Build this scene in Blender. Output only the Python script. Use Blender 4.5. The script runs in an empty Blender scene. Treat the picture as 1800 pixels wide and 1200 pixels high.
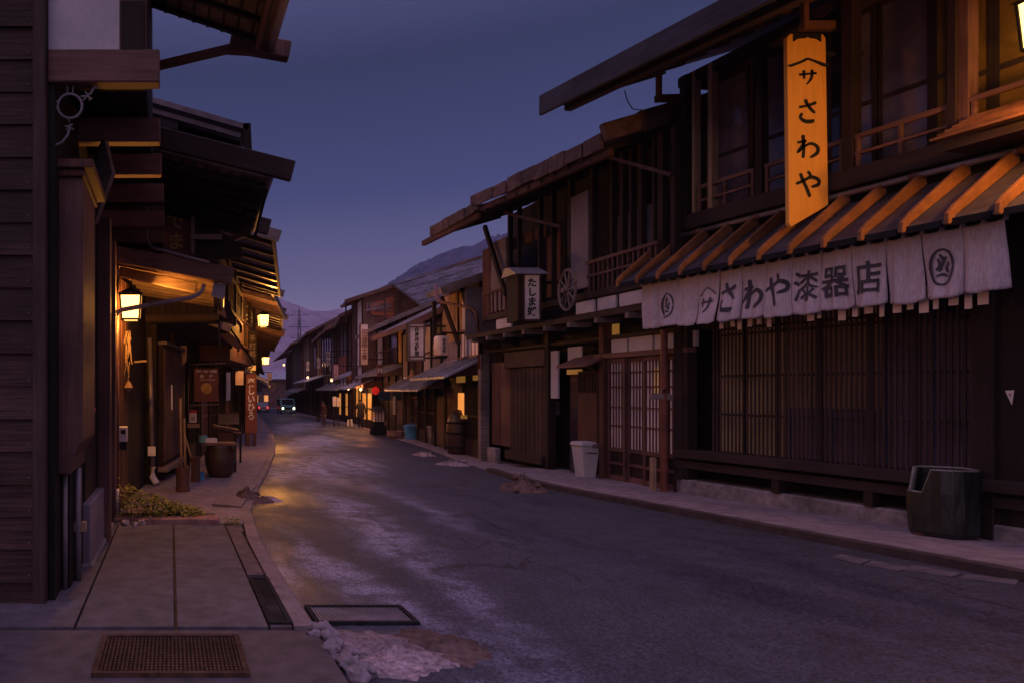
import bpy, bmesh, math, random
from mathutils import Vector, noise
random.seed(7)
sc = bpy.context.scene
col = sc.collection
R = math.radians
# ------------------------------------------------------------------ camera
FX, CX, HY, CH = 1200.0, 300.0, 685.0, 1.6      # measured from the photograph (1800 x 1200)
cd = bpy.data.cameras.new('camera'); cam = bpy.data.objects.new('camera', cd); col.objects.link(cam)
cam.location = (0, 0, CH); cam.rotation_euler = (R(90), 0, 0)
cd.sensor_width = 36; cd.lens = 24; cd.shift_x = 600/1800; cd.shift_y = 85/1800
cd.clip_start = .05; cd.clip_end = 12000
sc.camera = cam

def zg(y): return -y/60.0                       # the street falls gently away
def P(px, py, Y): return Vector(((px-CX)/FX*Y, Y, CH+(HY-py)*Y/FX))
def G(px, py, h=0.0):
    Y = FX*(CH-h)/(py-705.0)
    return Vector(((px-CX)/FX*Y, Y, zg(Y)+h))
def lerp(a, b, t): return a+(b-a)*t
def poly_x(pts, y):
    for (y0, x0), (y1, x1) in zip(pts, pts[1:]):
        if y <= y1: return lerp(x0, x1, (y-y0)/(y1-y0))
    return pts[-1][1]

# ------------------------------------------------------------------ materials
M = {}
def _nodes(m):
    m.use_nodes = True; nt = m.node_tree; nt.nodes.clear()
    out = nt.nodes.new('ShaderNodeOutputMaterial'); b = nt.nodes.new('ShaderNodeBsdfPrincipled')
    nt.links.new(b.outputs[0], out.inputs[0]); return nt, b
def mat(name, c, rough=.75, var=.35, scale=6, stretch=(1, 1, 1), bump=.15, metal=0, spec=.3, emit=None, es=0, weather=.3, alpha=None):
    m = bpy.data.materials.new(name); nt, b = _nodes(m); N = nt.nodes.new; L = nt.links.new
    tc = N('ShaderNodeTexCoord'); mp = N('ShaderNodeMapping'); mp.inputs['Scale'].default_value = stretch
    L(tc.outputs['Object'], mp.inputs[0])
    n1 = N('ShaderNodeTexNoise'); n1.inputs['Scale'].default_value = scale; n1.inputs['Detail'].default_value = 6; n1.inputs['Roughness'].default_value = .65
    L(mp.outputs[0], n1.inputs[0])
    n2 = N('ShaderNodeTexNoise'); n2.inputs['Scale'].default_value = 1.3; n2.inputs['Detail'].default_value = 4
    L(tc.outputs['Object'], n2.inputs[0])
    r1 = N('ShaderNodeMapRange'); r1.inputs[1].default_value = .3; r1.inputs[2].default_value = .7; r1.inputs[3].default_value = 1-var; r1.inputs[4].default_value = 1+var
    L(n1.outputs[0], r1.inputs[0])
    r2 = N('ShaderNodeMapRange'); r2.inputs[1].default_value = .35; r2.inputs[2].default_value = .65; r2.inputs[3].default_value = 1-weather; r2.inputs[4].default_value = 1+weather
    L(n2.outputs[0], r2.inputs[0])
    mm = N('ShaderNodeMath'); mm.operation = 'MULTIPLY'; L(r1.outputs[0], mm.inputs[0]); L(r2.outputs[0], mm.inputs[1])
    if 'wood' in name or name in ('siding', 'batten', 'roof_rust', 'roof_shingle'):
        ge = N('ShaderNodeNewGeometry'); r3 = N('ShaderNodeMapRange'); r3.inputs[3].default_value = .68; r3.inputs[4].default_value = 1.18; L(ge.outputs['Random Per Island'], r3.inputs[0])
        m3 = N('ShaderNodeMath'); m3.operation = 'MULTIPLY'; L(mm.outputs[0], m3.inputs[0]); L(r3.outputs[0], m3.inputs[1]); mm = m3
    vm = N('ShaderNodeVectorMath'); vm.operation = 'SCALE'; vm.inputs[0].default_value = c[:3]; L(mm.outputs[0], vm.inputs['Scale'])
    L(vm.outputs[0], b.inputs['Base Color'])
    b.inputs['Roughness'].default_value = rough; b.inputs['Metallic'].default_value = metal; b.inputs['Specular IOR Level'].default_value = spec
    if bump:
        bp = N('ShaderNodeBump'); bp.inputs['Strength'].default_value = bump; bp.inputs['Distance'].default_value = .02
        L(n1.outputs[0], bp.inputs['Height']); L(bp.outputs[0], b.inputs['Normal'])
    if emit: b.inputs['Emission Color'].default_value = (*emit, 1); b.inputs['Emission Strength'].default_value = es
    M[name] = m; return m
V, H = (9, 9, .5), (.6, .6, 9)                  # grain upright / lying
mat('wood_v', (.100, .047, .042), stretch=V, scale=3, rough=.7)
mat('wood_h', (.125, .060, .050), stretch=H, scale=3, rough=.7)
mat('wood_dark_v', (.019, .0095, .0085), stretch=V, scale=3)
mat('wood_dark_h', (.026, .015, .015), stretch=H, scale=3)
mat('beam_grey', (.040, .034, .042), stretch=H, scale=3)
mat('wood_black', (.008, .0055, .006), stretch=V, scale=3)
mat('wood_mid_v', (.046, .026, .027), stretch=V, scale=3)
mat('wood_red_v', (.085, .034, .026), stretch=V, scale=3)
mat('wood_pale_v', (.26, .17, .11), stretch=V, scale=3)
mat('wood_pale_h', (.26, .17, .11), stretch=H, scale=3)
mat('wood_grey_h', (.16, .12, .115), stretch=H, scale=3)
mat('siding', (.044, .022, .021), stretch=(.5, 4, 9), scale=5, bump=.6, var=.65, weather=.45)
mat('batten', (.20, .085, .036), stretch=(1, 1, 1), scale=9, var=.3)
mat('sign_wood', (.64, .31, .055), stretch=(7, 7, .6), scale=3, var=.10, weather=.06, rough=.55, bump=.05)
mat('ink', (.012, .010, .010), rough=.6, bump=0)
mat('ink_grey', (.05, .042, .055), rough=.8, bump=0)
mat('paint_white', (.75, .72, .72), rough=.6, bump=0, var=.1)
mat('gold', (.55, .30, .06), rough=.45, bump=0)
mat('plaster', (.52, .47, .52), rough=.9, var=.08, weather=.15, scale=14, bump=.05)
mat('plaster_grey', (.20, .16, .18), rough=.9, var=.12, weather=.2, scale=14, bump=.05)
mat('roof_frost', (.42, .40, .50), rough=.6, var=.4, scale=3, bump=.2)
mat('ochre', (.42, .24, .10), rough=.9, var=.15, scale=6)
mat('ochre_dark', (.12, .068, .010), rough=.9, var=.15, scale=6, bump=0)
mat('wood_far', (.15, .078, .066), stretch=V, scale=3)  # paler than near wood: haze and fill light put into it
mat('shoji', (.62, .50, .52), rough=.9, var=.10, scale=3, bump=0, emit=(.8, .48, .56), es=.022)
mat('shoji_lit', (.6, .42, .2), rough=.9, var=.3, scale=5, bump=0, emit=(1, .55, .16), es=.10)
mat('shoji_glow', (.5, .36, .18), rough=.9, var=.3, scale=2, bump=0, emit=(1, .36, .16), es=.013)
mat('reed_screen', (.20, .13, .08), rough=.85, stretch=V, scale=8, emit=(1, .32, .16), es=.011)
mat('window_lit', (.6, .4, .2), bump=0, emit=(1, .36, .07), es=.75)
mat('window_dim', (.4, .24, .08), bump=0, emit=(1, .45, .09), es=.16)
mat('cloth', (.46, .38, .43), rough=.95, var=.24, weather=.08, scale=60, stretch=(1, 1, .15), bump=.25)
mat('paper', (.66, .58, .58), rough=.9, var=.06, bump=0)
mat('paper_warm', (.66, .50, .44), rough=.9, var=.06, bump=0)
mat('roof_metal', (.24, .23, .28), rough=.42, var=.3, scale=4, spec=.5, bump=.1)
mat('roof_dark', (.055, .050, .068), rough=.5, var=.5, scale=5, spec=.4, bump=.2)
mat('roof_slate', (.10, .088, .105), rough=.85, var=.5, scale=5, bump=.3, spec=.15)
mat('roof_shingle', (.12, .085, .085), rough=.7, var=.5, scale=7, bump=.4)
mat('roof_rust', (.10, .055, .043), rough=.7, var=.6, scale=7, bump=.4)
mat('metal_pipe', (.22, .18, .21), rough=.4, metal=.3, var=.2)
mat('copper_pipe', (.13, .055, .05), rough=.5, var=.25)
mat('white_pipe', (.55, .52, .58), rough=.5, var=.15)
mat('iron', (.16, .14, .17), rough=.55, metal=.0, var=.3)
mat('iron_dark', (.018, .018, .022), rough=.9, metal=0, spec=.1, var=.4)
mat('iron_rust', (.060, .032, .024), rough=.85, metal=0, spec=.15, var=.6, scale=20)
mat('stone', (.19, .16, .17), rough=.85, var=.4, scale=9, bump=.4)
mat('stone_red', (.24, .13, .11), rough=.85, var=.4, scale=9, bump=.4)
mat('pebble', (.36, .30, .33), rough=.85, var=.3, scale=9, bump=.3)
mat('glass_dark', (.02, .018, .03), rough=.06, var=.1, spec=.6, bump=0)
mat('glass_violet', (.10, .08, .12), rough=.12, var=.2, spec=.5, bump=0)
mat('bin_white', (.42, .40, .43), rough=.4, var=.12, bump=.03, weather=.12)
mat('bin_blue', (.08, .26, .50), rough=.4, var=.15, bump=0)
mat('char_green', (.011, .0125, .0125), rough=.42, var=.8, scale=9, spec=.5, bump=.9, stretch=(1, 1, .35))
mat('char_rim', (.16, .15, .15), rough=.6, var=.4, scale=14)
mat('barrel_dark', (.05, .026, .022), rough=.45, stretch=V, scale=3, spec=.4)
mat('red_lantern', (.5, .02, .02), bump=0, emit=(1, .03, .02), es=.35)
mat('lamp_glow', (1, .8, .5), bump=0, var=0, weather=0, emit=(1, .56, .15), es=4.2)
mat('lamp_small', (1, .8, .5), bump=0, var=0, weather=0, emit=(1, .55, .2), es=5.0)
mat('headlight', (1, 1, .9), bump=0, emit=(1, .85, .5), es=7.0)
mat('taillight', (.6, .02, .02), bump=0, emit=(1, .04, .03), es=2.2)
mat('van_paint', (.10, .27, .29), rough=.25, var=.08, spec=.5, bump=0)
mat('car_paint', (.30, .28, .32), rough=.25, var=.05, spec=.5, bump=0)
mat('plate_yellow', (.6, .5, .06), rough=.5, var=.05, bump=0)
mat('rubber', (.015, .015, .016), rough=.8, bump=0)
mat('skin', (.40, .23, .17), rough=.6, var=.08, bump=0)
mat('coat', (.022, .023, .030), rough=.9, var=.2)
mat('coat_brown', (.055, .028, .026), rough=.9, var=.2)
mat('hair', (.012, .010, .010), rough=.6, bump=0)
mat('navy_cloth', (.03, .06, .16), rough=.95, var=.2)
mat('red_cloth', (.45, .06, .05), rough=.95, var=.2)
mat('snow_dirty', (.24, .185, .21), rough=.9, var=.7, scale=24, bump=.6, weather=.35)
mat('snow_brown', (.10, .065, .062), rough=.9, var=.6, scale=16, bump=.7)
mat('snow_lump', (.27, .22, .26), rough=.9, var=.25, scale=14, bump=.5)
mat('leaf', (.12, .14, .025), rough=.6, var=.5, scale=20, spec=.3, bump=0)
mat('leaf_pale', (.26, .23, .05), rough=.6, var=.5, scale=20, spec=.3, bump=0)
mat('bamboo_red', (.15, .045, .035), rough=.5, var=.3)
mat('tower_steel', (.12, .11, .13), rough=.6, bump=0)
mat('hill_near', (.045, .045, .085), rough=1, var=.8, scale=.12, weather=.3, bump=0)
mat('hill_far', (.26, .19, .23), rough=1, var=.4, scale=.03, weather=.3, bump=0)  # made paler, distance haze put into its colour
mat('gable_red_glow', (.40, .12, .07), rough=.85, stretch=(1, 1, 14), scale=4, var=.5, bump=.5)  # boards coloured red to stand for lamp glow on them
mat('sign_brown', (.21, .065, .045), rough=.6, var=.15)

def road_mat():
    m = bpy.data.materials.new('asphalt'); nt, b = _nodes(m); N = nt.nodes.new; L = nt.links.new
    tc = N('ShaderNodeTexCoord'); P0 = tc.outputs['Object']
    def noi(scale, det=5, vec=None, rough=.6):
        n = N('ShaderNodeTexNoise'); n.inputs['Scale'].default_value = scale; n.inputs['Detail'].default_value = det; n.inputs['Roughness'].default_value = rough
        L(vec or P0, n.inputs[0]); return n.outputs[0]
    def mp(rot, scl, loc=(0, 0, 0)):
        k = N('ShaderNodeMapping'); k.inputs['Rotation'].default_value = (0, 0, rot); k.inputs['Scale'].default_value = scl; k.inputs['Location'].default_value = loc
        L(P0, k.inputs[0]); return k.outputs[0]
    def rng(v, a, c, o0=0., o1=1.):
        r = N('ShaderNodeMapRange'); r.interpolation_type = 'SMOOTHSTEP'
        for i, x in enumerate((a, c, o0, o1)): r.inputs[i+1].default_value = x
        L(v, r.inputs[0]); return r.outputs[0]
    def mth(op, a, c):
        k = N('ShaderNodeMath'); k.operation = op
        for i, x in enumerate((a, c)):
            if isinstance(x, (int, float)): k.inputs[i].default_value = x
            else: L(x, k.inputs[i])
        return k.outputs[0]
    grit = noi(110, 3, None, .75); grit2 = noi(38, 4)
    streak = noi(1.0, 6, mp(R(12), (1.5, .13, 1)), .62)      # long tyre-line smears
    patch = noi(.42, 5, mp(R(8), (1, .55, 1)), .6)
    fine = noi(3.2, 6)
    def blob(x, y, rx, ry, ang=0.):                         # a dried-salt stain with a shape of its own, the road's blue sheen put into its tint
        k = N('ShaderNodeMapping'); k.vector_type = 'TEXTURE'; k.inputs['Location'].default_value = (x, y, zg(y)); k.inputs['Rotation'].default_value = (0, 0, ang); k.inputs['Scale'].default_value = (rx, ry, 50)
        jit = N('ShaderNodeVectorMath'); jit.operation = 'MULTIPLY_ADD'; L(nz.outputs['Color'], jit.inputs[0]); jit.inputs[1].default_value = (1.1, 2.2, 0); L(P0, jit.inputs[2])
        L(jit.outputs[0], k.inputs[0])
        g = N('ShaderNodeVectorMath'); g.operation = 'LENGTH'; L(k.outputs[0], g.inputs[0]); return rng(g.outputs['Value'], 1.15, .25)
    nz = N('ShaderNodeTexNoise'); nz.inputs['Scale'].default_value = .9; nz.inputs['Detail'].default_value = 5; L(mp(0, (1.4, .7, 1)), nz.inputs[0])
    salt = None
    for a, wt in (((1.38, 7.5, .42, 1.5, R(-3)), .8), ((1.25, 9.6, .3, 1.2, 0), .5), ((4.6, 18.5, 1.5, 4.6, R(-14)), 1.), ((3.1, 16.5, .8, 2.6, R(-14)), .7), ((3.15, 10.2, .50, 5.2, R(-3)), .62), ((2.1, 7.3, .28, 2.6, R(4)), .55),
                  ((6.2, 28, 1.3, 7.5, R(-16)), .85), ((8.8, 45, 1.6, 14, R(-14)), .8), ((2.55, 5.6, .5, 1.5, R(8)), .35), ((1.7, 4.7, .9, .35, 0), .5), ((4.4, 12.5, .35, 4, R(-2)), .4)):
        s = mth('MULTIPLY', blob(*a), wt); salt = s if salt is None else mth('MAXIMUM', salt, s)
    salt = mth('MULTIPLY', salt, rng(streak, .33, .62, .25, 1.)); salt = mth('MULTIPLY', salt, rng(fine, .38, .56, .30, 1.))
    vo = N('ShaderNodeTexVoronoi'); vo.feature = 'DISTANCE_TO_EDGE'; vo.inputs['Scale'].default_value = .33
    jv = N('ShaderNodeVectorMath'); jv.operation = 'MULTIPLY_ADD'; L(nz.outputs['Color'], jv.inputs[0]); jv.inputs[1].default_value = (2.2, 2.2, 0); L(P0, jv.inputs[2]); L(jv.outputs[0], vo.inputs[0])
    crack = mth('MULTIPLY', rng(vo.outputs['Distance'], .010, .003), rng(noi(.35, 3), .45, .6))
    spk = N('ShaderNodeTexVoronoi'); spk.inputs['Scale'].default_value = 60; L(P0, spk.inputs[0])
    wet = mth('MULTIPLY', rng(patch, .42, .6), rng(streak, .35, .6, .3, 1.))
    base = N('ShaderNodeMix'); base.data_type = 'RGBA'; base.inputs[6].default_value = (.015, .017, .027, 1); base.inputs[7].default_value = (.046, .047, .076, 1); L(rng(mth('ADD', mth('MULTIPLY', grit, .75), mth('MULTIPLY', fine, .25)), .40, .60), base.inputs[0])
    mx = N('ShaderNodeMix'); mx.data_type = 'RGBA'; mx.inputs[7].default_value = (.42, .42, .64, 1); L(base.outputs[2], mx.inputs[6]); L(mth('MULTIPLY', salt, rng(grit, .3, .62, .35, .95)), mx.inputs[0])
    sp2 = N('ShaderNodeMix'); sp2.data_type = 'RGBA'; sp2.blend_type = 'MULTIPLY'; sp2.inputs[0].default_value = 1; L(mx.outputs[2], sp2.inputs[6])
    gv = mth('MULTIPLY', mth('ADD', mth('MULTIPLY', rng(spk.outputs['Color'], 0, 1), 1.3), .35), mth('ADD', mth('MULTIPLY', crack, -.75), 1.0))
    cv = N('ShaderNodeCombineColor'); [L(gv, cv.inputs[i]) for i in range(3)]; L(cv.outputs[0], sp2.inputs[7]); L(sp2.outputs[2], b.inputs['Base Color'])
    ro = mth('ADD', mth('MULTIPLY', wet, -.30), .72); L(ro, b.inputs['Roughness'])
    b.inputs['Specular IOR Level'].default_value = .5
    bp = N('ShaderNodeBump'); bp.inputs['Strength'].default_value = .35; bp.inputs['Distance'].default_value = .006; L(mth('ADD', grit, grit2), bp.inputs['Height']); L(bp.outputs[0], b.inputs['Normal'])
    M['asphalt'] = m
road_mat()
def concrete(name, c, bump=.25):
    m = bpy.data.materials.new(name); nt, b = _nodes(m); N = nt.nodes.new; L = nt.links.new
    tc = N('ShaderNodeTexCoord'); f = None
    vals = []
    for s, d in ((1.1, 5), (7, 6), (130, 2)):
        n = N('ShaderNodeTexNoise'); n.inputs['Scale'].default_value = s; n.inputs['Detail'].default_value = d; L(tc.outputs['Object'], n.inputs[0]); vals.append(n.outputs[0])
    a = N('ShaderNodeMath'); a.operation = 'MULTIPLY_ADD'; L(vals[0], a.inputs[0]); a.inputs[1].default_value = .55; L(vals[1], a.inputs[2])
    a2 = N('ShaderNodeMath'); a2.operation = 'MULTIPLY_ADD'; L(vals[2], a2.inputs[0]); a2.inputs[1].default_value = 1.1; L(a.outputs[0], a2.inputs[2])
    r = N('ShaderNodeMapRange'); r.inputs[1].default_value = .95; r.inputs[2].default_value = 1.7; r.inputs[3].default_value = .45; r.inputs[4].default_value = 1.45; L(a2.outputs[0], r.inputs[0])
    vm = N('ShaderNodeVectorMath'); vm.operation = 'SCALE'; vm.inputs[0].default_value = c; L(r.outputs[0], vm.inputs['Scale']); L(vm.outputs[0], b.inputs['Base Color'])
    b.inputs['Roughness'].default_value = .8; b.inputs['Specular IOR Level'].default_value = .3
    bp = N('ShaderNodeBump'); bp.inputs['Strength'].default_value = bump; bp.inputs['Distance'].default_value = .006; L(a2.outputs[0], bp.inputs['Height']); L(bp.outputs[0], b.inputs['Normal'])
    M[name] = m
concrete('concrete', (.215, .175, .205)); concrete('slab', (.095, .084, .104)); concrete('concrete_dark', (.115, .085, .095)); concrete('apron', (.085, .068, .078)); concrete('kerb_shade', (.055, .040, .042)); concrete('kerb', (.20, .155, .165)); concrete('earth', (.09, .07, .065))  # slab and apron: house shade put into a darker colour

# ------------------------------------------------------------------ mesh builder
W = {}                                           # world origin of every object made here
def tag(o, label=None, cat=None, group=None, kind=None):
    if label: o['label'] = label
    if cat: o['category'] = cat
    if group: o['group'] = group
    if kind: o['kind'] = kind
    return o
def thing(name, label, cat, loc, group=None):
    o = bpy.data.objects.new(name, None); col.objects.link(o); o.empty_display_size = .2
    o.location = loc; W[o.name] = Vector(loc); return tag(o, label, cat, group)
class MB:
    def __init__(s): s.v = []; s.f = []
    def add(s, vs, fs):
        n = len(s.v); s.v += [Vector(v) for v in vs]; s.f += [tuple(i+n for i in f) for f in fs]; return s
    def hexa(s, p):                              # 8 points, bottom 4 then top 4
        return s.add(p, [(3, 2, 1, 0), (4, 5, 6, 7), (0, 1, 5, 4), (1, 2, 6, 5), (2, 3, 7, 6), (3, 0, 4, 7)])
    def box(s, x0, x1, y0, y1, z0, z1):
        return s.hexa([(x0, y0, z0), (x1, y0, z0), (x1, y1, z0), (x0, y1, z0), (x0, y0, z1), (x1, y0, z1), (x1, y1, z1), (x0, y1, z1)])
    def fb(s, f, u0, u1, o0, o1, z0, z1):
        q = lambda z: [f.pt(u0, o0, z), f.pt(u1, o0, z), f.pt(u1, o1, z), f.pt(u0, o1, z)]
        return s.hexa(q(z0)+q(z1))
    def beam(s, a, b, w, h, up=(0, 0, 1)):       # bar from a to b, w across, h along up
        a = Vector(a); b = Vector(b); d = (b-a).normalized(); sd = d.cross(Vector(up))
        if sd.length < 1e-4: sd = d.cross(Vector((1, 0, 0)))
        sd.normalize(); u = sd.cross(d).normalized(); sd *= w/2; u *= h/2
        return s.hexa([a-sd-u, a+sd-u, b+sd-u, b-sd-u, a-sd+u, a+sd+u, b+sd+u, b-sd+u])
    def prism(s, pts, vec):                      # polygon swept along vec
        pts = [Vector(p) for p in pts]; vec = Vector(vec); n = len(pts)
        return s.add(pts+[p+vec for p in pts], [tuple(reversed(range(n))), tuple(range(n, 2*n))]+[(i, (i+1) % n, n+(i+1) % n, n+i) for i in range(n)])
    def loft(s, A, B):                           # two matching polygons joined to a solid
        n = len(A); return s.add(list(A)+list(B), [tuple(reversed(range(n))), tuple(range(n, 2*n))]+[(i, (i+1) % n, n+(i+1) % n, n+i) for i in range(n)])
    def tube(s, path, r, n=8, cap=True):
        path = [Vector(p) for p in path]; rings = []
        for i, p in enumerate(path):
            d = (path[min(i+1, len(path)-1)]-path[max(i-1, 0)]).normalized()
            a = d.cross(Vector((0, 0, 1)));
            if a.length < .05: a = d.cross(Vector((0, 1, 0)))
            a.normalize(); b = d.cross(a); rr = r[i] if isinstance(r, (list, tuple)) else r
            rings.append([p+(a*math.cos(t)+b*math.sin(t))*rr for t in [2*math.pi*k/n for k in range(n)]])
        vs = [q for g in rings for q in g]; fs = []
        for i in range(len(path)-1):
            for k in range(n): fs.append((i*n+k, i*n+(k+1) % n, (i+1)*n+(k+1) % n, (i+1)*n+k))
        if cap: fs += [tuple(reversed(range(n))), tuple(range((len(path)-1)*n, len(path)*n))]
        return s.add(vs, fs)
    def lathe(s, c, prof, n=20, sx=1, sy=1):
        c = Vector(c); vs = [c+Vector((r*sx*math.cos(2*math.pi*k/n), r*sy*math.sin(2*math.pi*k/n), z)) for r, z in prof for k in range(n)]; fs = []
        for i in range(len(prof)-1):
            for k in range(n): fs.append((i*n+k, i*n+(k+1) % n, (i+1)*n+(k+1) % n, (i+1)*n+k))
        fs += [tuple(reversed(range(n))), tuple(range((len(prof)-1)*n, len(prof)*n))]
        return s.add(vs, fs)
    def build(s, name, m, parent=None, smooth=False, bev=0, loc=None):
        if not s.v: return None
        if parent: base = W[parent.name]
        else:
            base = Vector(loc) if loc is not None else Vector((sum(v.x for v in s.v)/len(s.v), sum(v.y for v in s.v)/len(s.v), min(v.z for v in s.v)))
        me = bpy.data.meshes.new(name); me.from_pydata([v-base for v in s.v], [], s.f)
        bm = bmesh.new(); bm.from_mesh(me); bmesh.ops.recalc_face_normals(bm, faces=bm.faces); bm.to_mesh(me); bm.free()
        if smooth: me.polygons.foreach_set('use_smooth', [True]*len(me.polygons))
        me.materials.append(M[m] if isinstance(m, str) else m)
        o = bpy.data.objects.new(name, me); col.objects.link(o)
        if parent: o.parent = parent
        else: o.location = base
        W[o.name] = base
        if bev:
            b = o.modifiers.new('bevel', 'BEVEL'); b.width = bev; b.segments = 1; b.limit_method = 'ANGLE'
        return o
class Fr:                                        # a facade: u along it from A to B, o out to the street
    def __init__(s, A, B, side):
        s.A = Vector((A[0], A[1])); s.B = Vector((B[0], B[1])); s.d = (s.B-s.A).normalized(); s.L = (s.B-s.A).length
        n = Vector((-s.d.y, s.d.x))
        if (n.x > 0) != (side == 'left'): n = -n
        s.n = n
    def pt(s, u, o, z): q = s.A+s.d*u+s.n*o; return Vector((q.x, q.y, z))
    def u(s, px, o=0.):
        k = (px-CX)/FX; a = s.A+s.n*o; return (k*a.y-a.x)/(s.d.x-k*s.d.y)
    def z(s, px, py, o=0.):
        p = s.pt(s.u(px, o), o, 0); return CH+(HY-py)*p.y/FX
    def g(s, u, o=0): return zg(s.pt(u, o, 0).y)
_deps = None
def text2d(body, size, bold=0.0, spacing=1.0, sx=1.0, fine=0):
    c = bpy.data.curves.new('t', 'FONT'); c.body = body; c.size = size; c.align_x = 'CENTER'; c.offset = bold; c.space_line = spacing; c.resolution_u = 3
    o = bpy.data.objects.new('t', c); col.objects.link(o); d = bpy.context.evaluated_depsgraph_get()
    me = bpy.data.meshes.new_from_object(o.evaluated_get(d))
    if fine:
        bm = bmesh.new(); bm.from_mesh(me); bmesh.ops.triangulate(bm, faces=bm.faces)
        for _ in range(5):
            es = [e for e in bm.edges if e.calc_length() > fine]
            if not es: break
            bmesh.ops.subdivide_edges(bm, edges=es, cuts=1); bmesh.ops.triangulate(bm, faces=bm.faces)
        bm.to_mesh(me); bm.free()
    vs = [Vector((v.co.x, v.co.y)) for v in me.vertices]; fs = [tuple(p.vertices) for p in me.polygons]
    bpy.data.objects.remove(o); bpy.data.curves.remove(c); bpy.data.meshes.remove(me)
    if not vs: return [], []
    x0 = min(v.x for v in vs); x1 = max(v.x for v in vs); y0 = min(v.y for v in vs); y1 = max(v.y for v in vs)
    return [Vector(((v.x-(x0+x1)/2)*sx, v.y-(y0+y1)/2)) for v in vs], fs
def stroke(pts, ws, n=14):                       # one brush stroke as a flat ribbon, 2D
    pts = [Vector(p) for p in pts]
    def cr(t):
        m = len(pts)-1; i = min(int(t*m), m-1); f = t*m-i
        p = [pts[max(0, i-1)], pts[i], pts[i+1], pts[min(m, i+2)]]
        return .5*((2*p[1])+(p[2]-p[0])*f+(2*p[0]-5*p[1]+4*p[2]-p[3])*f*f+(3*p[1]-p[0]-3*p[2]+p[3])*f**3)
    def wd(t):
        m = len(ws)-1; i = min(int(t*m), m-1); return lerp(ws[i], ws[i+1], t*m-i)
    vs = []; fs = []
    for k in range(n+1):
        t = k/n; a = cr(max(0, t-.01)); b = cr(min(1, t+.01)); d = (b-a).normalized(); nn = Vector((-d.y, d.x)); c = cr(t); w = wd(t)/2
        e = .55 if k in (0, n) else 1
        vs += [c+nn*w*e, c-nn*w*e]
        if k: fs.append((2*k-2, 2*k-1, 2*k+1, 2*k))
    return vs, fs
GL = {
 'さ': [([(.10, .66), (.45, .72), (.90, .86)], (.11, .09, .14)), ([(.38, 1.0), (.50, .76), (.66, .56), (.84, .40)], (.16, .13, .13, .10)), ([(.26, .40), (.16, .22), (.34, .06), (.60, .03), (.82, .08)], (.12, .12, .15, .16, .12))],
 'わ': [([(.30, 1.0), (.33, .6), (.33, .3), (.30, -.02)], (.15, .12, .12, .13)), ([(.05, .66), (.28, .70), (.40, .76), (.24, .50), (.06, .20)], (.10, .12, .13, .10, .12)), ([(.08, .20), (.35, .48), (.65, .62), (.92, .46), (.90, .20), (.60, .0)], (.08, .09, .12, .15, .15, .10))],
 'や': [([(.02, .50), (.30, .62), (.65, .78), (.95, .66), (.92, .46), (.64, .38)], (.13, .11, .13, .15, .14, .10)), ([(.50, 1.02), (.58, .92), (.62, .80)], (.10, .13, .10)), ([(.20, .94), (.30, .66), (.44, .36), (.60, -.04)], (.13, .13, .13, .14))],
 '山': [([(-.06, .40), (.28, .72), (.52, 1.04)], (.15, .12, .10)), ([(.46, 1.04), (.74, .78), (1.08, .42)], (.10, .13, .20))],
 'サ': [([(.10, .60), (.5, .65), (.92, .70)], (.14, .11, .14)), ([(.32, .86), (.33, .62), (.34, .36)], (.14, .12, .10)), ([(.70, .90), (.70, .60), (.62, .30), (.44, .04)], (.14, .13, .12, .06))],
}
def glyph(ch, cx, cy, w, h, bold=1.0):
    out = []
    for pts, ws in GL[ch]:
        vs, fs = stroke([(p[0], p[1]) for p in pts], [q*bold for q in ws])
        out.append(([Vector((cx+(v.x-.5)*w, cy+(v.y-.5)*h)) for v in vs], fs))
    return out

# ------------------------------------------------------------------ ground, road, pavements
LK = [(-40, 1.0), (4, 1.0), (7.5, 1.0), (9.85, 1.15), (12.5, 1.62), (15.4, 2.2), (22.6, 3.5), (32, 4.85), (48, 6.7), (64, 8.6), (95, 12.2), (140, 18.6), (190, 26)]
RK = [(-40, 13.2), (3, 7.90), (7.47, 7.35), (9.37, 7.16), (12.2, 6.85), (14.0, 6.95), (15.6, 7.2), (18.3, 7.6), (22.6, 8.5), (32, 10.0), (48, 12), (64, 13.3), (87, 15.6), (112, 18.6), (140, 23), (190, 32)]
def frange(a, b, s):
    n = max(1, int(round((b-a)/s))); return [a+(b-a)*i/n for i in range(n+1)]
def strip(name, xl, xr, ys, h, m, kind=None, thick=None, nx=1, parent=None):
    b = MB(); nr = nx+1
    for y in ys:
        for k in range(nr): b.v.append(Vector((lerp(xl(y), xr(y), k/nx), y, zg(y)+h)))
    for i in range(len(ys)-1):
        for k in range(nx): b.f.append((i*nr+k, i*nr+k+1, (i+1)*nr+k+1, (i+1)*nr+k))
    if thick:
        n = len(b.v); b.v += [v-Vector((0, 0, thick)) for v in b.v]
        for i in range(len(ys)-1):
            for k in (0, nx): b.f.append((i*nr+k, (i+1)*nr+k, (i+1)*nr+k+n, i*nr+k+n))
        for k in range(nx):
            b.f.append((k, k+1, k+1+n, k+n)); e = (len(ys)-1)*nr; b.f.append((e+k, e+k+1, e+k+1+n, e+k+n))
    o = b.build(name, m, parent, loc=(0, 0, 0) if not parent else None)
    if kind: tag(o, kind=kind)
    return o
ysF = frange(-40, 12, 1.0)+frange(13, 190, 2.0)
gb = MB()
ys0 = [-200, -40, 0, 60, 150, 300, 9000]; zz = [3.3, .66, 0, -1, -2.5, -4, -4]
for y, z in zip(ys0, zz): gb.v += [Vector((-6000, y, z-.004)), Vector((6000, y, z-.004))]
for i in range(len(ys0)-1): gb.f.append((2*i, 2*i+1, 2*i+3, 2*i+2))
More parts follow.
